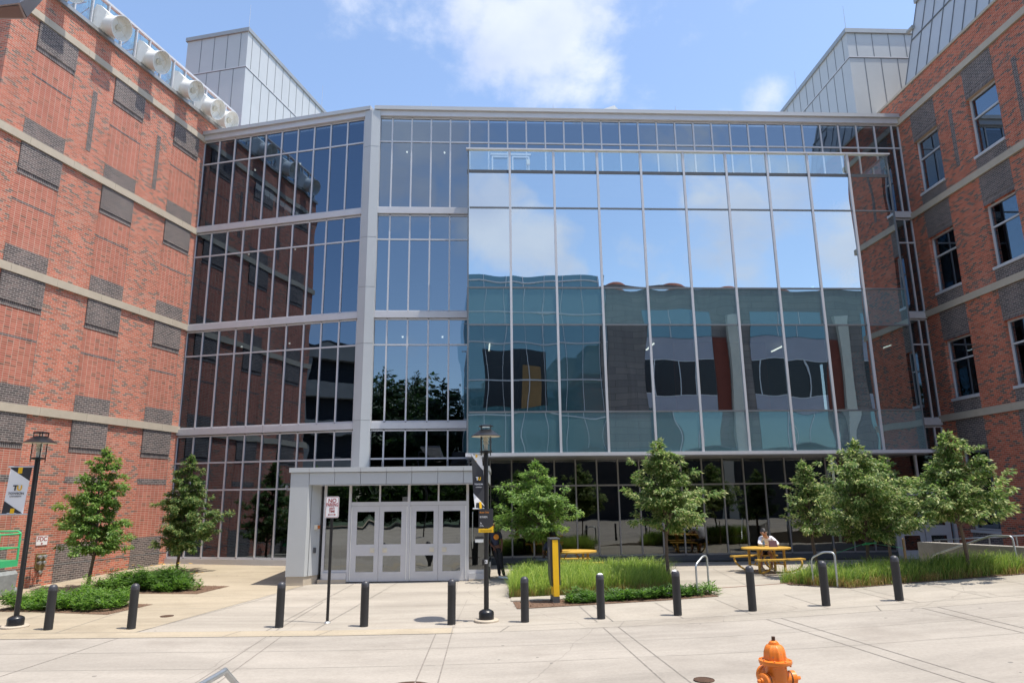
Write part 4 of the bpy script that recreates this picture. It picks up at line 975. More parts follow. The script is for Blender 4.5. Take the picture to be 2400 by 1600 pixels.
# manhole covers
def manhole(x, y, rad, label):
    r = MB(org=(x, y, gnd(x, y))); r.lathe([(rad, .0), (rad, .012), (rad*.96, .014), (rad*.95, .008), (rad*.9, .009), (.01, .0095)], 36, (x, y, gnd(x, y)))
    tag(r.build('manhole_cover', M['rust'], None, True), label, 'manhole cover', 'iron covers in the paving')
manhole(-8.14, 17.18, .15, 'small rusty iron cover in the tan paving by the left beds'); manhole(-1.58, 11.1, .36, 'large iron manhole cover cut off by the bottom edge'); manhole(2.74, 10.92, .15, 'small iron cover in the street left of the hydrant')


# green scissor lift cut by the left edge
lx, ly = -14.84, 20.3; z = gnd(lx, ly)
r = empty('scissor_lift', (lx, ly, z), 'green scissor lift with guard rails at the left edge beside the brick wing', 'lift'); r.rotation_euler = (0, 0, R(-4)); r.scale = (1, 1, .89)
b = MB(); b.box(-.85, .55, -.38, .38, .18, .55); b.build('chassis', M['green'], r)
b = MB(); b.box(-.7, .45, -.3, .3, .55, .80); b.prismxz([(.30, .16), (.66, .16), (.70, .75), (.62, .86), (.35, .84)], -.36, .36); b.build('scissor_stack', M['gravel'], r)
for sx in (-.6, .48):
    for sy in (-.4, .4):
        b = MB(); b.lathe([(.19, -.07), (.2, -.05), (.2, .05), (.19, .07), (.05, .075)], 20, (sx, sy, .2), (0, 1 if sy > 0 else -1, 0)); b.build('wheel', M['gravel'], r, True)
b = MB(); b.box(-.9, .62, -.4, .4, .98, 1.18); b.build('platform', M['green'], r)
b = MB()
for sy in (-.38, .38):
    b.tube([(-.85, sy, 1.18), (-.85, sy, 2.0), (-.80, sy, 2.06), (.52, sy, 2.06), (.60, sy, 2.0), (.60, sy, 1.18)], .03, 8); b.tube([(-.85, sy, 1.55), (.60, sy, 1.55)], .022, 8)
    b.tube([(-.1, sy, 1.18), (-.1, sy, 2.06)], .02, 8)
for sx in (-.85, .60): b.tube([(sx, -.38, 1.98), (sx, .38, 1.98)], .03, 8); b.tube([(sx, -.38, 1.55), (sx, .38, 1.55)], .022, 8)
b.build('guard_rail', M['green'], r, True)

# lamp head poking in at the top left
P0 = unp(63, 45, 3.6)
r = empty('flood_light', P0 + Vec((-1.1, 0, 0)), 'dark square floodlight head blurred in the top left corner', 'lamp')
o = P0 + Vec((-1.1, 0, 0))
A = unp(63, 45, 3.6); Bp = unp(-260, 50, 3.6); Cc = unp(46, 7, 3.2); Dd = unp(-230, 40, 3.2); E_ = unp(150, -55, 3.9); F_ = unp(-330, -60, 3.9)
Hh = Vec((0, 0, .16))
b = MB(org=o); b.add([A, Bp, Dd, Cc], [(0, 1, 2, 3)]); b.add([A+UP*.012, Bp+UP*.012, F_+UP*.03, E_, E_+Hh, F_+Hh, Dd+Hh*1.2, Cc+Hh*1.2, Cc, Dd], [(0, 3, 4, 7, 8), (3, 2, 5, 4), (4, 5, 6, 7), (8, 7, 6, 9), (0, 1, 2, 3)])
b.build('housing', [simple('lamp_housing', (.24, .24, .26), .35, .5, .1, 3)], r)
b = MB(org=o); b.add([A*.985+Bp*.015+(Cc-A)*.12-UP*.004, Bp+(Dd-Bp)*.12-UP*.004, Dd-(Dd-Bp)*.1-UP*.004, Cc*.985+Dd*.015-(Cc-A)*.1-UP*.004], [(0, 1, 2, 3)]); b.build('lens', M['black'], r)
b = MB(org=o); q = F_ + (Dd-F_)*.5; b.tube([(q.x-.1, q.y, q.z+.1), (q.x-.7, q.y, q.z+.05), (q.x-.75, q.y, -2.25)], .06, 10); b.build('pole', M['black'], r, True)

# tablet and bottle on the table
r = empty('tablet', (8.30, 23.12, ground_z(8.3, 23.1)+.775), 'maroon cased tablet standing on the yellow table', 'tablet')
b = MB(); b.add([(-.13, -.05, 0), (.13, -.05, 0), (.13, .03, .19), (-.13, .03, .19), (-.13, -.04, 0), (.13, -.04, 0), (.13, .04, .19), (-.13, .04, .19)], [(0, 1, 2, 3), (7, 6, 5, 4), (0, 4, 5, 1), (1, 5, 6, 2), (2, 6, 7, 3), (3, 7, 4, 0)]); b.build('case', M['maroon'], r)
b = MB(); b.add([(-.12, .0405, .005), (.12, .0405, .005), (.12, .0405, .18), (-.12, .0405, .18)], [(0, 1, 2, 3)]); b.build('screen', M['black'], r)
r = empty('water_bottle', (8.03, 23.2, ground_z(8.0, 23.2)+.772), 'clear plastic water bottle on the yellow table left of the tablet', 'bottle')
b = MB(); b.lathe([(.034, 0), (.036, .01), (.036, .14), (.03, .17), (.014, .20), (.014, .22)], 16); b.build('body', M['bottle'], r, True)
b = MB(); b.lathe([(.0365, .07), (.0365, .12)], 16); b.build('wrapper', simple('blue_label', (.10, .22, .45), .5, 0, .1, 10), r, True)
b = MB(); b.lathe([(.016, .215), (.016, .24), (.01, .241)], 12); b.build('cap', M['signwhite'], r, True)

# ------------------------------------------------------------------ people
def skin_mesh(name, chain, mat, parent, sub=2):
    """chain: list of (verts[(p, r)]) polylines sharing joints by coordinates, first vertex = root"""
    V = []; E = []; RR = []; idx = {}
    def vid(p, r):
        k = tuple(round(c, 4) for c in p)
        if k not in idx: idx[k] = len(V); V.append(p); RR.append(r)
        return idx[k]
    for pl in chain:
        ids = [vid(p, r) for p, r in pl]
        for a, c in zip(ids[:-1], ids[1:]): E.append((a, c))
    me = bpy.data.meshes.new(name); me.from_pydata([tuple(v) for v in V], E, []); o = bpy.data.objects.new(name, me); COL.objects.link(o)
    md = o.modifiers.new('s', 'SKIN'); md.use_smooth_shade = True
    for i, sv in enumerate(me.skin_vertices[0].data):
        rr = RR[i]; sv.radius = rr if hasattr(rr, '__len__') else (rr, rr); sv.use_root = (i == 0)
    md2 = o.modifiers.new('u', 'SUBSURF'); md2.levels = md2.render_levels = sub
    dg = bpy.context.evaluated_depsgraph_get(); m2 = bpy.data.meshes.new_from_object(o.evaluated_get(dg))
    bpy.data.objects.remove(o); m2.materials.clear(); m2.materials.append(mat); m2.name = name
    m2.polygons.foreach_set('use_smooth', [True]*len(m2.polygons))
    q = bpy.data.objects.new(name, m2); COL.objects.link(q); q.parent = parent; return q
def lerp(a, b_, t): return tuple(a[i]+(b_[i]-a[i])*t for i in range(3))
def fingers(w, d, side, curl=.5):
    """five unequal bent fingers from a wrist w along direction d; side = unit vector towards the thumb"""
    d = Vec(d).normalized(); s = Vec(side); s = (s - d*s.dot(d)).normalized(); n = d.cross(s); w = Vec(w); out = []
    pm = w + d*.05
    for k, (off, ln) in enumerate(((.030, .07), (.011, .08), (-.009, .075), (-.028, .058))):
        base = w + d*.085 + s*off; p1 = base + d*ln*.5 + n*.01*curl; p2 = p1 + (d*(1-curl*.6) + n*curl).normalized()*ln*.5
        out.append([(tuple(pm), .028), (tuple(base), .011), (tuple(p1), .009), (tuple(p2), .007)])
    tb = w + d*.03 + s*.03; out.append([(tuple(pm), .028), (tuple(tb), .013), (tuple(tb + s*.03 + d*.03), .010), (tuple(tb + s*.035 + d*.06), .008)])
    return [[(tuple(w), .025), (tuple(pm), .028)]] + out
def person(name, label, J, skin, hair, torso, legs, shoes, hairfn=None, sleeve=.95, legcov=1.0, loc=(0, 0, 0), shoe_mat=None):
    r = empty(name, loc, label, 'person')
    g = {k: tuple(v) for k, v in J.items()}
    body = []
    body.append([(g['pelvis'], .095), (g['waist'], .085), (g['chest'], .095), (g['neck'], .055), (g['jaw'], .062), (g['head'], (.078, .092)), (g['crown'], (.06, .07))])
    body.append([(g['jaw'], .062), (tuple(Vec(g['jaw']) + Vec(J['face'])*.055 + UP*.01), .035)])
    body.append([(g['head'], .078), (tuple(Vec(g['head']) + Vec(J['face'])*.085 - UP*.025), .017)])
    for s in 'lr':
        body.append([(g['chest'], .095), (g['sh'+s], .056), (lerp(g['sh'+s], g['el'+s], .5), .050), (g['el'+s], .041), (lerp(g['el'+s], g['wr'+s], .4), .040), (g['wr'+s], .026)])
        body += fingers(g['wr'+s], Vec(g['hd'+s])-Vec(g['wr'+s]), J.get('th'+s, (0, -1, 0)))
        body.append([(g['pelvis'], .095), (g['hp'+s], .09), (lerp(g['hp'+s], g['kn'+s], .5), .078), (g['kn'+s], .056), (lerp(g['kn'+s], g['an'+s], .35), .055), (g['an'+s], .036), (g['to'+s], .035)])
    skin_mesh('body', body, skin, r)
    top = [[(lerp(g['pelvis'], g['waist'], .35), (.150, .118)), (g['waist'], (.148, .115)), (g['chest'], (.172, .128)), (lerp(g['chest'], g['neck'], .55), .085)]]
    for s in 'lr':
        arm = [(g['chest'], (.172, .128)), (g['sh'+s], .080)]
        if sleeve > .6: arm += [(lerp(g['sh'+s], g['el'+s], .5), .064), (g['el'+s], .054), (lerp(g['el'+s], g['wr'+s], .5), .048), (lerp(g['el'+s], g['wr'+s], .9), .038)]
        else: arm += [(lerp(g['sh'+s], g['el'+s], .4), .072), (lerp(g['sh'+s], g['el'+s], .8), .072)]
        top.append(arm)
    t = skin_mesh('top', top, torso, r)
    bot = []
    for s in 'lr':
        leg = [(g['pelvis'], (.152, .118)), (g['hp'+s], .108), (lerp(g['hp'+s], g['kn'+s], .5), .090)]
        if legcov > .6: leg += [(g['kn'+s], .068), (lerp(g['kn'+s], g['an'+s], .5), .060), (lerp(g['kn'+s], g['an'+s], .93), .056)]
        bot.append(leg)
    bot[0] = [(lerp(g['pelvis'], g['waist'], .3), (.14, .11))] + bot[0]
    skin_mesh('trousers' if legcov > .6 else 'shorts', bot, legs, r)
    for s in 'lr':
        a = Vec(g['an'+s]); t_ = Vec(g['to'+s]); dd = (t_-a); dd.z = 0; dd = dd.normalized()
        zf = min(a.z, t_.z) - .03
        skin_mesh('shoe', [[(tuple(a - dd*.05 - UP*.035), (.046, .05)), (tuple(a + dd*.03 - UP*.03), (.05, .05)), (tuple(a + dd*.12 - UP*.045), (.048, .034)), (tuple(a + dd*.20 - UP*.055), (.038, .026))]], shoes, r)
    hc = Vec(g['head']); f = Vec(J['face']).normalized()
    hp = [[(tuple(hc - f*.028 + UP*.02), (.088, .100)), (tuple(Vec(g['crown']) - f*.01 + UP*.012), (.072, .082))], [(tuple(hc - f*.028 + UP*.02), (.088, .100)), (tuple(hc - f*.06 - UP*.06), (.062, .06))]]
    if hairfn: hp += hairfn(hc, f)
    skin_mesh('hair', hp, hair, r)
    sd = f.cross(UP).normalized()
    for e in (1, -1):
        b = MB(); p = hc + f*.078 + sd*.03*e + UP*.0; b.lathe([(.002, -.009), (.01, -.004), (.01, .004), (.002, .009)], 8, p, f); b.build('eye', M['hair'], r, True)
        b = MB(); p = hc + sd*.085*e - UP*.01 - f*.01; b.lathe([(.006, -.026), (.018, -.012), (.018, .012), (.006, .026)], 8, p); b.build('ear', skin, r, True)
    b = MB(); p = Vec(g['jaw']) + f*.088 + UP*.015; b.tube([p - sd*.024, p + f*.004, p + sd*.024], .006, 6); b.build('mouth', M['signred'], r, True)
    return r, t
# man leaning by the entrance (origin at his feet)
zf = gnd(-.45, 22.63)
J = dict(pelvis=(-.08, 0, .93), waist=(-.13, .0, 1.10), chest=(-.19, .0, 1.34), neck=(-.23, -.01, 1.50), jaw=(-.235, -.03, 1.57), head=(-.24, -.03, 1.65), crown=(-.245, -.02, 1.72), face=(.5, -.8, -.1),
         shl=(-.04, -.10+.08, 1.41), ell=(.06, .02, 1.14), wrl=(.06, -.07, .94), hdl=(.05, -.1, .84), shr=(-.36, -.02, 1.40), elr=(-.36, .03, 1.12), wrr=(-.19, -.10, .95), hdr=(-.13, -.11, .86),
         hpl=(.0, 0, .88), knl=(.03, -.09, .50), anl=(.13, -.06, .09), tol=(.24, -.14, .04), hpr=(-.15, 0, .88), knr=(-.05, -.03, .48), anr=(-.02, .03, .09), tor=(.10, -.05, .04), thl=(0, -1, 0), thr=(0, -1, 0))
mr1, top1 = person('person', 'man in navy shirt and black trousers leaning by the entrance', J, M['skin'], M['hair'], M['navy'], M['denim'], M['signwhite'], sleeve=.5, loc=(-.45, 22.63, zf))
b = MB(); b.lathe([(.085, 0), (.085, .004), (.07, .005), (.01, .006)], 24, (-.115, -.150, 1.27), (.25, -1, .12)); b.build('shirt_emblem', M['signorange'], mr1, True)
# woman at the far bench of the right table
zt = ground_z(7.75, 23.0)
J = dict(pelvis=(.10, .95, .53), waist=(.12, .88, .70), chest=(.10, .70, .95), neck=(.02, .58, 1.10), jaw=(-.02, .54, 1.14), head=(-.06, .50, 1.20), crown=(-.09, .49, 1.26), face=(-.38, -.85, -.32),
         shl=(-.10, .66, 1.02), ell=(-.26, .42, .84), wrl=(-.13, .27, .83), hdl=(-.05, .23, .83), shr=(.27, .68, 1.00), elr=(.36, .42, .84), wrr=(.20, .25, .82), hdr=(.12, .22, .82),
         hpl=(-.02, .93, .53), knl=(-.22, .55, .53), anl=(-.2, .5, .12), tol=(-.2, .36, .06), hpr=(.2, .93, .53), knr=(.16, .52, .54), anr=(.12, .48, .12), tor=(.1, .34, .06))
def bun(hc, f): return [[(tuple(hc - f*.028 + UP*.02), (.088, .1)), (tuple(hc + f*.012 + UP*.085), (.085, .075))], [(tuple(hc - f*.028 + UP*.02), (.088, .1)), (tuple(hc - f*.07 + UP*.13), (.055, .055))]]
person('person', 'woman in a white shirt with black tied up hair reading at the right yellow table', J, M['skin2'], M['hair'], M['shirt'], M['skirt'], M['cream'], bun, .95, .4, loc=(8.22, 23.02, zt))
# person on the near bench of the left table, mostly behind the pylon
zt = ground_z(1.4, 22.5)
J = dict(pelvis=(0, -.10, .55), waist=(.0, -.09, .74), chest=(.03, -.05, .98), neck=(.05, -.03, 1.16), jaw=(.04, -.05, 1.22), head=(.03, -.05, 1.30), crown=(.03, -.04, 1.37), face=(-.4, .8, -.3),
         shl=(-.14, -.04, 1.04), ell=(-.24, .05, .80), wrl=(-.14, .2, .68), hdl=(-.06, .25, .67), shr=(.20, -.04, 1.05), elr=(.32, .16, .80), wrr=(.26, .42, .84), hdr=(.2, .5, .84),
         hpl=(-.1, -.1, .55), knl=(-.48, -.02, .58), anl=(-.46, .1, .12), tol=(-.55, .2, .06), hpr=(.1, -.06, .55), knr=(.02, .36, .56), anr=(.05, .34, .12), tor=(.05, .46, .06))
person('person', 'dark haired person in dark clothes sitting at the left table behind the pylon', J, M['skin'], M['hair'], M['navy'], M['grey_d'], M['black'], None, .5, 1.0, loc=(1.12, 21.85, zt))

# ------------------------------------------------------------------ planting
def leaf_quad(b, p, d, n, L, W):
    d = d.normalized(); s = d.cross(n)
    s = s.normalized() if s.length > 1e-5 else d.orthogonal().normalized()
    m = p + d*L*.42; dr = n*(-L*.05)
    b.add([p, m + s*W*.5 + dr, p + d*L, m - s*W*.5 + dr], [(0, 1, 2, 3)])
PROF = [(0, .55), (.06, .86), (.18, 1.0), (.36, .94), (.56, .76), (.75, .52), (.9, .27), (1, .06)]
def prof(t): return interp(t, [p[0] for p in PROF], [p[1] for p in PROF])
def tree(name, x, y, z, w, h, clear, label, mat, seed, leaf=.105, nleaf=6500, lean=(0, 0), loose=.25, grp='young street trees in the planting beds', gscale=1.0, base_r=.05, pf=prof, asym=(0, 0)):
    rn = random.Random(seed)
    root = empty(name, (x, y, z), label, 'tree', grp)
    H = clear + h
    def ax(zz): t = zz/H; return Vec((lean[0]*t + .04*math.sin(zz*2.1+seed), lean[1]*t + .04*math.cos(zz*1.7+seed), zz))
    tb = MB(); P = [ax(H*.96*i/14) for i in range(15)]; P[0].z = -.08
    tb.tube(P, [base_r*(1.25 if i == 0 else 1)*(1-.9*i/15)+.004 for i in range(15)], 9)
    lb = MB(); lobes = [(rn.uniform(0, 6.28), rn.uniform(.1, .9), rn.uniform(-.36, .22)) for _ in range(22)]
    def env(t, a):
        r = pf(t)*w/2
        for la, lt, lv in lobes: r *= 1 + lv*math.exp(-((math.cos(a-la)-1)**2)*2.2 - ((t-lt)/.13)**2)
        return r * (1 + asym[0]*math.cos(a) + asym[1]*math.sin(a))
    nb = 58; tips = []
    for i in range(nb):
        t = ((i+.5)/nb)**.9
        a = i*2.39996 + rn.uniform(-.5, .5)
        r = env(t, a)*rn.uniform(1-loose, 1.04)
        zt_ = clear + h*t*.97; rise = r*rn.uniform(.25, .75)
        z0 = max(clear*.82, zt_ - rise); p0 = ax(z0); p2 = ax(zt_) + Vec((math.cos(a)*r, math.sin(a)*r, 0)); p1 = p0.lerp(p2, .5) + Vec((0, 0, .07*r))
        br = [p0, p0.lerp(p1, .5), p1, p1.lerp(p2, .5), p2]
        rr = .009 + .010*(1-t); tb.tube(br, [rr*1.3, rr, rr*.75, rr*.5, .003], 5, False)
        tips.append((p0, p1, p2, r))
    clumps = []
    for p0, p1, p2, r in tips:
        n = max(2, int(2 + r*5.5))
        for k in range(n):
            u = rn.uniform(.22, 1.03); c = p0.lerp(p1, u*2) if u < .5 else p1.lerp(p2, u*2-1)
            sp = (.04 + .17*r*u)*gscale**.5
            c = c + Vec((rn.gauss(0, sp), rn.gauss(0, sp), rn.gauss(0, sp*.45)))
            clumps.append((c, (.06 + .11*r*rn.uniform(.5, 1.2))*(1 if gscale == 1 else 1.3), (c-ax(max(clear, c.z-.2)))))
    for k in range(5):
        c = ax(clear + h*(.93+.018*k)); clumps.append((c, .06*gscale**.5, Vec((0, 0, 1))))
    tot = sum(c[1]**1.4 for c in clumps)
    for c, cr, outd in clumps:
        od = outd.normalized() if outd.length > .05 else Vec((0, 0, 1))
        for _ in range(max(5, int(nleaf*cr**1.4/tot))):
            q = Vec((rn.gauss(0, 1), rn.gauss(0, 1), rn.gauss(0, .6))).normalized()*cr*rn.random()**.5; q.z *= .7
            d = (od*.8 + q.normalized()*.6 + Vec((rn.gauss(0, .3), rn.gauss(0, .3), -.65+rn.gauss(0, .35)))); n = Vec((rn.gauss(0, .45), rn.gauss(0, .45), 1)) + od*.35
            L_ = leaf*rn.uniform(.6, 1.2); leaf_quad(lb, c+q, d, n, L_, L_*.5)
    tb.build('trunk', M['bark'], root, True); lb.build('crown', mat, root)
    return root
tree('street_tree', -12.70, 21.7, gnd(-12.7, 21.7), 2.65, 3.0, 1.15, 'leafy young tree in the left bed in front of the brick wall', M['leaf_a'], 11, nleaf=19000, lean=(.05, 0))
tree('street_tree', -11.76, 25.3, gnd(-11.76, 25.3), 2.45, 3.2, .85, 'dense dark green young tree at the corner of the brick wing and the glass', M['leaf_b'], 23, nleaf=21000, loose=.15, lean=(.15, 0))
tree('street_tree', .93, 22.2, gnd(.93, 22.2), 2.95, 2.2, 1.35, 'small spreading tree behind the tall grass beside the bus sign', M['leaf_a'], 37, nleaf=15000, loose=.3, lean=(-.25, 0))
tree('street_tree', 4.12, 19.31, gnd(4.12, 19.31), 2.45, 2.15, 1.72, 'young tree with pale seed tufts at the right end of the tall grass bed', M['leaf_c'], 41, nleaf=17000, lean=(-.05, 0))
tree('street_tree', 8.87, 21.2, patio(8.87, 21.2), 1.7, 2.0, 1.35, 'thin open young tree beside the woman at the yellow table', M['leaf_c'], 53, nleaf=6500, loose=.38, lean=(-.15, 0))
tree('street_tree', 9.49, 19.37, gnd(9.49, 19.3), 3.05, 2.45, 1.35, 'broad bushy young tree tied between two wooden stakes', M['leaf_c'], 61, nleaf=19000, lean=(.0, 0))
tree('street_tree', 11.55, 22.3, patio(11.5, 22.3), 2.2, 1.9, 1.6, 'darker tree standing behind the staked tree near the grey side doors', M['leaf_b'], 71, nleaf=10000, lean=(.15, 0))
tree('street_tree', 11.24, 18.03, gnd(11.24, 18.03), 2.65, 2.05, 1.5, 'young tree with a long right branch in front of the concrete ramp wall', M['leaf_c'], 83, nleaf=17000, lean=(-.05, 0), asym=(.12, 0))
def stake(x, y, h, label):
    z = gnd(x, y); b = MB(org=(x, y, z)); b.prismxz([(x-.025, z-.1), (x+.025, z-.1), (x+.025, z+h), (x, z+h+.03), (x-.025, z+h)], y-.025, y+.025); tag(b.build('tree_stake', M['wood']), label, 'stake', 'stakes of the bushy tree')
stake(8.45, 19.05, .95, 'weathered wooden stake left of the bushy tree in the right grass'); stake(10.75, 19.9, 1.15, 'wooden stake right of the bushy tree near the side doors')
zt = gnd(9.49, 19.37); b = MB(org=(9.49, 19.37, zt+1.05)); b.tube([(8.45, 19.05, zt+.85), (9.40, 19.34, zt+1.08)], .006, 4); b.tube([(9.58, 19.4, zt+1.08), (10.75, 19.9, zt+.9)], .006, 4); b.lathe([(.062, -.03), (.065, 0), (.062, .03)], 14, (9.49, 19.37, zt+1.07)); b.tube([(9.3, 19.28, zt+1.05), (9.7, 19.3, zt+1.1)], .02, 5)
tag(b.build('tree_tie', M['green'], None, True), 'green strap and guy lines tied round the trunk of the staked tree', 'strap')

def inpoly(x, y, P):
    c = False; j = len(P)-1
    for i in range(len(P)):
        if (P[i][1] > y) != (P[j][1] > y) and x < (P[j][0]-P[i][0])*(y-P[i][1])/(P[j][1]-P[i][1])+P[i][0]: c = not c
        j = i
    return c
def scatter(P, n, rn):
    x0, x1 = min(p[0] for p in P), max(p[0] for p in P); y0, y1 = min(p[1] for p in P), max(p[1] for p in P); k = 0
    while k < n:
        x, y = rn.uniform(x0, x1), rn.uniform(y0, y1)
        if inpoly(x, y, P): k += 1; yield x, y
def grass(name, P, n, h, mats, seed, label, wind=.15):
    rn = random.Random(seed); cx = sum(p[0] for p in P)/len(P); cy = sum(p[1] for p in P)/len(P); b = MB(org=(cx, cy, gnd(cx, cy)))
    tuft = [(x, y, rn.uniform(.62, 1.18), rn.uniform(-.7, .7), rn.uniform(-.6, .6)) for x, y in scatter(P, max(30, n//60), rn)]
    for i in range(n):
        tx, ty, th, la, lb_ = rn.choice(tuft); x, y = tx + rn.gauss(0, .10), ty + rn.gauss(0, .10)
        if not inpoly(x, y, P): continue
        z = gnd(x, y) + .01; hh = h*th*rn.uniform(.45, 1.05); a = rn.uniform(0, 6.28); w = rn.uniform(.0028, .0065)
        straw = rn.random() < .22
        b.cur = 1 if straw else 0  # second slot: dry blades
        if straw: hh *= rn.uniform(.3, .75)
        lean = Vec((math.cos(a), math.sin(a), 0))*rn.uniform(.1, .85)*hh + Vec((wind+la*.2, lb_*.2, 0))*hh
        s = Vec((-math.sin(a), math.cos(a), 0)) if rn.random() < .5 else Vec((1, 0, 0)); s = s*w
        p0 = Vec((x, y, z)); p1 = p0 + lean*.25 + UP*hh*.5; p2 = p0 + lean*.62 + UP*hh*.85; p3 = p0 + lean*1.15 + UP*hh*rn.uniform(.68, 1.0)
        b.add([p0-s, p0+s, p1-s*.9, p1+s*.9, p2-s*.6, p2+s*.6, p3], [(0, 1, 3, 2), (2, 3, 5, 4), (4, 5, 6)])
    o = b.build(name, mats, None); tag(o, label, 'grass', kind='stuff'); return o
def herbs(name, P, n, h, mat, seed, label, flowers=0):
    rn = random.Random(seed); cx = sum(p[0] for p in P)/len(P); cy = sum(p[1] for p in P)/len(P); b = MB(org=(cx, cy, gnd(cx, cy)))
    pts = list(scatter(P, max(1, n//14), rn))
    for x, y in pts:
        z = gnd(x, y); mo = .5 + .5*math.sin(x*4.1+seed)*math.sin(y*5.3+x*1.7+seed*2); hh = h*(.35 + .75*mo)*rn.uniform(.7, 1.15)
        if rn.random() < .25*(1-mo): continue
        ln = Vec((rn.gauss(0, .25), rn.gauss(0, .25), 1)).normalized()
        for k in range(14):
            t = rn.uniform(.25, 1); p = Vec((x, y, z)) + ln*hh*t; a = rn.uniform(0, 6.28)
            d = Vec((math.cos(a), math.sin(a), rn.uniform(-.2, .7))); g_ = max(1, h/1.3); leaf_quad(b, p, d, UP + Vec((rn.gauss(0, .3), rn.gauss(0, .3), 0)), rn.uniform(.10, .19)*g_, rn.uniform(.022, .038)*g_*(2.2 if g_ > 1 else 1))
    for _ in range(flowers):
        x, y = rn.choice(pts); z = gnd(x, y) + h*1.15; b.cur = 1
        for k in range(7): a = k*.9; leaf_quad(b, Vec((x, y, z)), Vec((math.cos(a), math.sin(a), .1)), UP, .05, .025)
    b.cur = 0
    o = b.build(name, [mat, M['petal']], None); tag(o, label, 'plants', kind='stuff'); return o
def mulch(name, P4, dz=.012):
    b = MB(); patch(b, *P4, gnd, dz, 24, 14)
    rn = random.Random(3)
    for i in range(700):
        u, v = rn.random(), rn.random(); x = (P4[0][0]*(1-u)+P4[1][0]*u)*(1-v)+(P4[3][0]*(1-u)+P4[2][0]*u)*v; y = (P4[0][1]*(1-u)+P4[1][1]*u)*(1-v)+(P4[3][1]*(1-u)+P4[2][1]*u)*v
        leaf_quad(b, Vec((x, y, gnd(x, y)+dz+.006)), Vec((rn.gauss(0, 1), rn.gauss(0, 1), rn.uniform(0, .5))), UP, rn.uniform(.04, .09), .02)
    tag(b.build(name, M['mulch']), kind='structure')
mulch('mulch_bed', ((-13.1, 18.2), (-9.69, 17.45), (-9.31, 18.83), (-12.9, 19.6)))
mulch('mulch_bed', ((-12.6, 20.9), (-8.92, 20.49), (-8.6, 21.96), (-12.3, 22.6)))
mulch('mulch_bed', ((.05, 17.32), (4.95, 17.72), (4.75, 18.35), (-.05, 18.3)))
mulch('mulch_bed', ((-.15, 18.95), (4.3, 18.95), (4.3, 21.6), (-.15, 22.5)))
mulch('mulch_bed', ((7.02, 18.62), (8.1, 17.58), (8.3, 19.2), (7.0, 19.45)), .014)
mulch('mulch_bed', ((8.1, 17.58), (13.1, 17.84), (12.6, 19.3), (8.3, 19.2)), .014)
b = MB(org=(2, 18.6, -2.5)); V = []; xs = frange(-.1, 4.85, .3)
for yy, dz in ((18.36, -.05), (18.36, .03), (18.88, .03), (18.88, -.05)):
    for x in xs: V.append((x, yy, gnd(x, yy)+dz))
n = len(xs); b.add(V, [(j*n+i, j*n+i+1, (j+1)*n+i+1, (j+1)*n+i) for j in range(3) for i in range(n-1)]); tag(b.build('bed_kerb', M['conc_walk']), kind='structure')
grass('ornamental_grass', [(-.15, 18.98), (4.15, 18.98), (4.2, 20.2), (4.2, 21.5), (-.1, 22.3)], 34000, .66, [M['grass_a'], M['straw']], 5, 'tall bright green ornamental grass in the central bed')
grass('ornamental_grass', [(7.05, 18.70), (8.15, 17.66), (12.9, 17.92), (12.5, 19.2), (8.2, 19.15), (7.0, 19.4)], 22000, .52, [M['grass_b'], M['straw']], 6, 'tall arching meadow grass in the long bed on the right', .22)
for P_, sd in (([(-.15, 18.93), (4.1, 18.93), (4.1, 19.12), (-.15, 19.12)], 15), ([(7.1, 18.62), (8.12, 17.6), (12.9, 17.86), (12.9, 18.05), (8.2, 17.8), (7.2, 18.75)], 16)):
    grass('dry_grass', P_, 2600, .26, [M['straw'], M['grass_b']], sd, 'dry straw coloured fringe along the foot of the grass bed')
herbs('perennial_plants', [(-12.3, 20.95), (-11.0, 20.9), (-11.1, 21.8), (-12.2, 22.2)], 3200, .52, M['leaf_p'], 17, 'pale green perennials at the left end of the rear left bed', 6)
herbs('perennial_plants', [(-10.3, 20.82), (-9.5, 20.88), (-9.5, 21.3), (-10.3, 21.2)], 1500, .42, M['leaf_p'], 18, 'bright perennials at the front of the rear left bed')
herbs('perennial_plants', [(1.25, 17.62), (4.55, 17.85), (4.5, 18.3), (1.3, 18.25)], 6000, .28, M['leaf_p2'], 8, 'low leafy perennials in front of the central grass')
herbs('perennial_plants', [(4.6, 17.95), (5.15, 18.0), (5.1, 18.35), (4.6, 18.3)], 350, .30, M['leaf_p'], 9, 'sparse weeds at the end of the central bed')
herbs('perennial_plants', [(-13.0, 18.3), (-11.4, 17.95), (-10.0, 17.75), (-9.75, 18.4), (-9.9, 19.0), (-10.3, 19.3), (-12.8, 19.5)], 11000, .45, M['leaf_p'], 10, 'bright leafy perennials in the front left bed')
herbs('perennial_plants', [(-11.3, 21.1), (-10.6, 20.95), (-9.8, 21.05), (-9.6, 21.7), (-11.3, 22.3)], 9000, .62, M['leaf_p2'], 12, 'dark leafy perennials with a few yellow flowers in the rear left bed', 14)
herbs('perennial_plants', [(-9.4, 21.0), (-9.1, 21.0), (-9.1, 21.4), (-9.4, 21.4)], 180, .42, M['leaf_p'], 13, 'wispy stems with yellow flowers at the end of the rear left bed', 5)

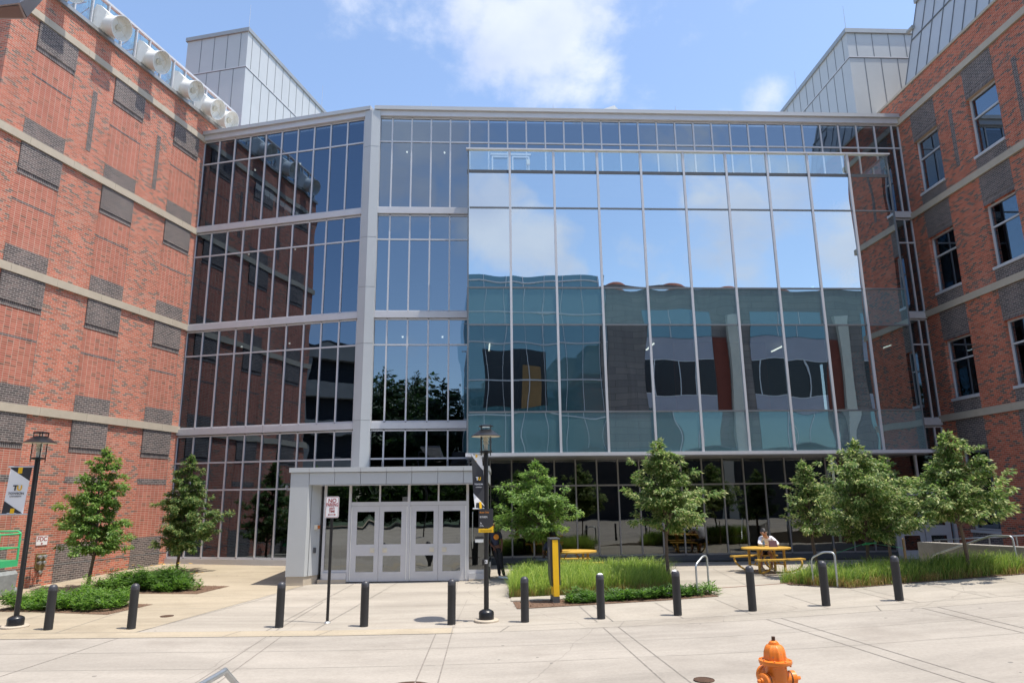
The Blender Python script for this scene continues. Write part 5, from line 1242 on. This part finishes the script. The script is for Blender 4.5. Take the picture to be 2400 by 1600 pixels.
# ------------------------------------------------------------------ what the glass mirrors: the other side of the street
op = empty('lecture_building', (30, -14, -2.5), 'warm grey clad building across the street mirrored in the glass bay', 'building'); OO = op.location.copy()
b = MB(org=OO); b.box(12.8, 62, -34, -14, -3, 19.9); b.build('wall', M['facing'], op)
b = MB(org=OO); b.box(-.6, 12.8, -30, -14.2, -3, 21.0); b.build('glass_block', M['gl_opp'], op)
b = MB(org=OO)
for z in (20.4, 17.2, 14.3, 10.6, 7.4): b.box(-.7, 12.8, -14.2, -14.1, z-.06, z+.06)
for k in range(8): x = -.6 + k*1.9; b.box(x-.03, x+.03, -14.2, -14.13, -2, 21)
b.build('glass_block_frame', M['frame'], op)
b = MB(org=OO); b.box(1.0, 7.2, -14.2, -14.17, 8.0, 13.6); b.build('lobby_glass', M['black'], op)
b = MB(org=OO); b.box(4.6, 6.4, -14.17, -14.155, 8.0, 12.0); b.build('lobby_wall', M['inwall'], op)
b = MB(org=OO); b.box(-2, 62, -13.9, -13.7, -3, 4.05); b.build('dark_ground_floor', M['dark'], op)
M['lilac'] = simple('lilac_grey_panel', (.34, .345, .40), .6, 0, .06, .8)
for i, (x0, x1) in enumerate(((17.2, 23.6), (27.8, 34.8), (39.4, 46), (50, 57))):
    for z0, z1 in ((14.9, 17.6), (4.2, 7.8)):
        b = MB(org=OO); b.box(x0-.3, x1, -14, -13.97, z0, z1); f = b.build('window', M['gl_opp'], op)
        b = MB(org=OO)
        for k in (.36, .68): b.box(x0+(x1-x0)*k-.05, x0+(x1-x0)*k+.05, -13.97, -13.92, z0, z1)
        b.build('window_frame', M['frame'], f)
    for z0, z1 in ((12.75, 14.85), (7.85, 9.25)):
        b = MB(org=OO); b.box(x0-.3, x1, -14, -13.95, z0, z1); b.build('lilac_panel', M['lilac'], op)
    b = MB(org=OO); b.box(x0-.3, x1, -14, -13.98, 9.3, 12.7); f = b.build('window', M['black'], op)
    b = MB(org=OO)
    for k in (.08, .4, .7): b.box(x0+(x1-x0)*k-.05, x0+(x1-x0)*k+.05, -13.98, -13.92, 9.3, 12.7)
    b.box(x0-.3, x1, -13.98, -13.93, 12.66, 12.74); b.box(x0-.3, x1, -13.98, -13.93, 9.26, 9.34); b.build('window_frame', M['frame'], f)
    b = MB(org=OO); b.box(x1+.05, x1+1.3, -14, -13.96, 7.8, 14.8); b.build('rust_panel', M['inred'], op)
    b = MB(org=OO); b.box(x1+1.4, x1+2.5, -14, -13.6, -3, 17.3); b.build('cream_fin', M['facing2'], op)
for x in (14.5, 20.5, 26, 31.5, 37, 43):  # added domes imitating the glass warp along the mirrored roofline, not vents
    b = MB(org=OO); b.lathe([(1.4, 19.9), (1.3, 20.3), (1.1, 20.45), (.2, 20.5)], 20, (x, -16, 0)); b.build('warp_dome', M['inred'], op, True)
ga = empty('parking_garage', (-40, -6, -2.5), 'concrete parking garage with dark open decks mirrored in the left glass', 'building'); GA = ga.location.copy()
fg = (Vec((-40, -6, 0)), azd(137), -UP.cross(azd(137)), UP)
fg = (fg[0], fg[1], UP.cross(fg[1]), UP)
b = MB(fg, GA); b.box(-22, 22, -24, -1, -3, 16.5); b.build('deck_void', M['dark'], ga)
for z in (-2.6, 1.4, 5.4, 9.4, 13.4):
    b = MB(fg, GA); b.box(-22, 22, -1, .0, z+1.0, z+2.6); b.build('deck_parapet', M['garage'], ga)
for k in range(7):
    b = MB(fg, GA); b.box(-22+k*7, -21.2+k*7, -1, -.1, -3, 16); b.build('garage_column', M['garage'], ga)
big = [(-3, -19, 'broad'), (-9, -24, 'tall'), (-15, -20, 'wide'), (-6, -30, 'rear'), (-22, -26, 'far'), (-13, -33, 'hidden'), (-30, -17, 'edge')]
t0 = None
for i, (x, y, w_) in enumerate(big):
    lab = ['broad shade tree across the street reflected in the left glass', 'tall shade tree reflected beside the corner column', 'wide shade tree across the street, reflected furthest left', 'rear shade tree behind the others across the street', 'far shade tree towards the parking garage', 'shade tree half hidden behind the others across the street', 'shade tree in front of the parking garage'][i]
    if t0 is None:
        t0 = tree('shade_tree', x, y, -2.6, 9.0, 12, 2.6, lab, M['leaf_h'], 101, leaf=.42, nleaf=26000, loose=.2, pf=lambda t: interp(t, [0, .15, .4, .65, .85, 1], [.6, .9, 1, .9, .6, .15]), grp='shade trees across the street', gscale=3.2, base_r=.22); o = t0
    else: o = copy_tree(t0); o['label'] = lab
    o.location = (x, y, -2.6); o.rotation_euler = (0, 0, i*1.3); sc_ = (1.0, 1.15, .95, 1.2, 1.0, 1.25, .9)[i]; o.scale = (sc_,)*3
herb_ = herbs('hedge', [(-40, -13), (1.5, -13), (1.5, -10.5), (-40, -10.5)], 52000, 4.0, M['leaf_h'], 77, 'dark tall hedge across the street below the shade trees')
# concrete stairs near the eye
b = MB(org=(2.6, 2, -2.25))
for k in range(5): b.box(-.8, 3.2, 2.6-.34*k-.34, 2.6-.34*k, -2.25, -2.25+.16*(k+1))
tag(b.build('entrance_steps', M['wallc']), 'concrete steps on the near side of the street, reflected in the door glass', 'steps')

# ------------------------------------------------------------------ sky, sun, camera
w = bpy.data.worlds.new('World'); S.world = w; w.use_nodes = True; nt = w.node_tree; L = nt.links
bg = nt.nodes['Background']
SUN = Vec((.322, -.105, 1)).normalized()
sk = nd(nt, 'ShaderNodeTexSky'); sk.sky_type = 'NISHITA'; sk.sun_disc = False; sk.sun_elevation = math.asin(SUN.z); sk.sun_rotation = math.atan2(SUN.x, SUN.y); sk.air_density = 1.0; sk.dust_density = 1.0; sk.ozone_density = 1.3
tc = nd(nt, 'ShaderNodeTexCoord')
mp = nd(nt, 'ShaderNodeMapping'); mp.inputs['Scale'].default_value = (1, 1, 1.25); mp.inputs['Location'].default_value = (.31, .12, .05); L.new(tc.outputs['Generated'], mp.inputs[0])
n1 = nd(nt, 'ShaderNodeTexNoise', i_Scale=6.0, i_Detail=9, i_Roughness=.58, i_Distortion=.1); L.new(mp.outputs[0], n1.inputs['Vector'])
def blob(px, py, rad, amp):
    v = unp(px, py, 1.0).normalized(); return (v, rad, amp)
# cumulus banks by direction: the ones above the roof and the ones behind the eye that the glass mirrors
banks = [(unp(1120, 30, 1).normalized(), .13, .44), (unp(930, -5, 1).normalized(), .10, .40), (unp(1360, -10, 1).normalized(), .16, .60), (unp(1120, 140, 1).normalized(), .075, .46), (unp(1785, 245, 1).normalized(), .062, .66), (unp(1710, 262, 1).normalized(), .03, .5),
         (unp(1340, 255, 1).normalized(), .035, .2), (unp(1640, 165, 1).normalized(), .03, .16)]
for az, el, rad, amp in ((176, 21.5, .09, .66), (171, 19.5, .09, .60), (163, 19, .08, .62), (155, 21.5, .10, .62), (151, 24, .08, .58), (146, 18.5, .09, .60), (158, 26.5, .07, .46), (182, 30, .10, .52), (188, 37, .12, .52), (184, 24, .07, .52), (205, 34, .14, .56), (212, 27, .12, .52), (215, 46, .2, .4), (165, 44, .2, .46), (178, 46, .1, .44), (150, 40, .14, .40), (120, 30, .3, .4), (250, 30, .3, .4), (20, 40, .2, .3)):
    banks.append((Vec((math.sin(R(az))*math.cos(R(el)), math.cos(R(az))*math.cos(R(el)), math.sin(R(el)))), rad, amp))
nrm = nd(nt, 'ShaderNodeVectorMath', operation='NORMALIZE'); L.new(tc.outputs['Generated'], nrm.inputs[0])
acc = None
for v, rad, amp in banks:
    ds = nd(nt, 'ShaderNodeVectorMath', operation='DISTANCE'); L.new(nrm.outputs[0], ds.inputs[0]); ds.inputs[1].default_value = v
    mr = nd(nt, 'ShaderNodeMapRange', interpolation_type='SMOOTHSTEP', i_From_Min=0, i_From_Max=rad*1.6, i_To_Min=amp, i_To_Max=0); L.new(ds.outputs['Value'], mr.inputs['Value'])
    if acc is None: acc = mr.outputs[0]
    else:
        mx = nd(nt, 'ShaderNodeMath', operation='MAXIMUM'); L.new(acc, mx.inputs[0]); L.new(mr.outputs[0], mx.inputs[1]); acc = mx.outputs[0]
nc = nd(nt, 'ShaderNodeMath', operation='MULTIPLY_ADD'); nc.inputs[1].default_value = 2.0; nc.inputs[2].default_value = -.56; L.new(n1.outputs['Fac'], nc.inputs[0])
ad = nd(nt, 'ShaderNodeMath', operation='ADD'); L.new(nc.outputs[0], ad.inputs[0]); L.new(acc, ad.inputs[1])
cm = nd(nt, 'ShaderNodeMapRange', interpolation_type='SMOOTHSTEP', i_From_Min=.64, i_From_Max=1.12, i_To_Max=.78); L.new(ad.outputs[0], cm.inputs['Value'])
n3 = nd(nt, 'ShaderNodeTexNoise', i_Scale=7, i_Detail=5); L.new(mp.outputs[0], n3.inputs['Vector'])
cr = ramp(nt, [(.3, (3.3, 3.65, 4.6)), (.62, (4.5, 4.7, 5.2))]); L.new(n3.outputs['Fac'], cr.inputs['Fac'])
mx = nd(nt, 'ShaderNodeMix', data_type='RGBA'); L.new(cm.outputs[0], mx.inputs['Factor']); hsk = nd(nt, 'ShaderNodeHueSaturation', i_Saturation=1.0, i_Value=1.18); L.new(sk.outputs[0], hsk.inputs['Color']); L.new(hsk.outputs[0], mx.inputs['A']); L.new(cr.outputs['Color'], mx.inputs['B'])
L.new(mx.outputs['Result'], bg.inputs['Color']); bg.inputs['Strength'].default_value = .15

sl = bpy.data.lights.new('sun', 'SUN'); sl.energy = 3.9; sl.angle = R(.5); sl.color = (1, .94, .84)
so = bpy.data.objects.new('sun', sl); COL.objects.link(so); so.rotation_euler = SUN.to_track_quat('Z', 'Y').to_euler(); so.location = (0, 0, 60)

cam = bpy.data.cameras.new('camera'); cam.sensor_width = 36; cam.lens = 1622.7/2400*36; cam.clip_end = 3000
p = R(12.626); ro = R(-.65); fw = Vec((0, math.cos(p), math.sin(p))); r0 = Vec((1, 0, 0)); u0 = r0.cross(fw)
rr = r0*math.cos(ro)+u0*math.sin(ro); uu = -r0*math.sin(ro)+u0*math.cos(ro)
co = bpy.data.objects.new('camera', cam); COL.objects.link(co); m = Matrix((rr, uu, -fw)).transposed().to_4x4(); co.matrix_world = m; S.camera = co

for o in list(S.objects):
    if o.parent is None: o.location.z += ZO
S.view_settings.view_transform = 'Standard'; S.view_settings.look = 'None'; S.view_settings.exposure = .62; S.view_settings.gamma = 1
S.cycles.max_bounces = 8; S.cycles.transparent_max_bounces = 16; S.cycles.use_denoising = True
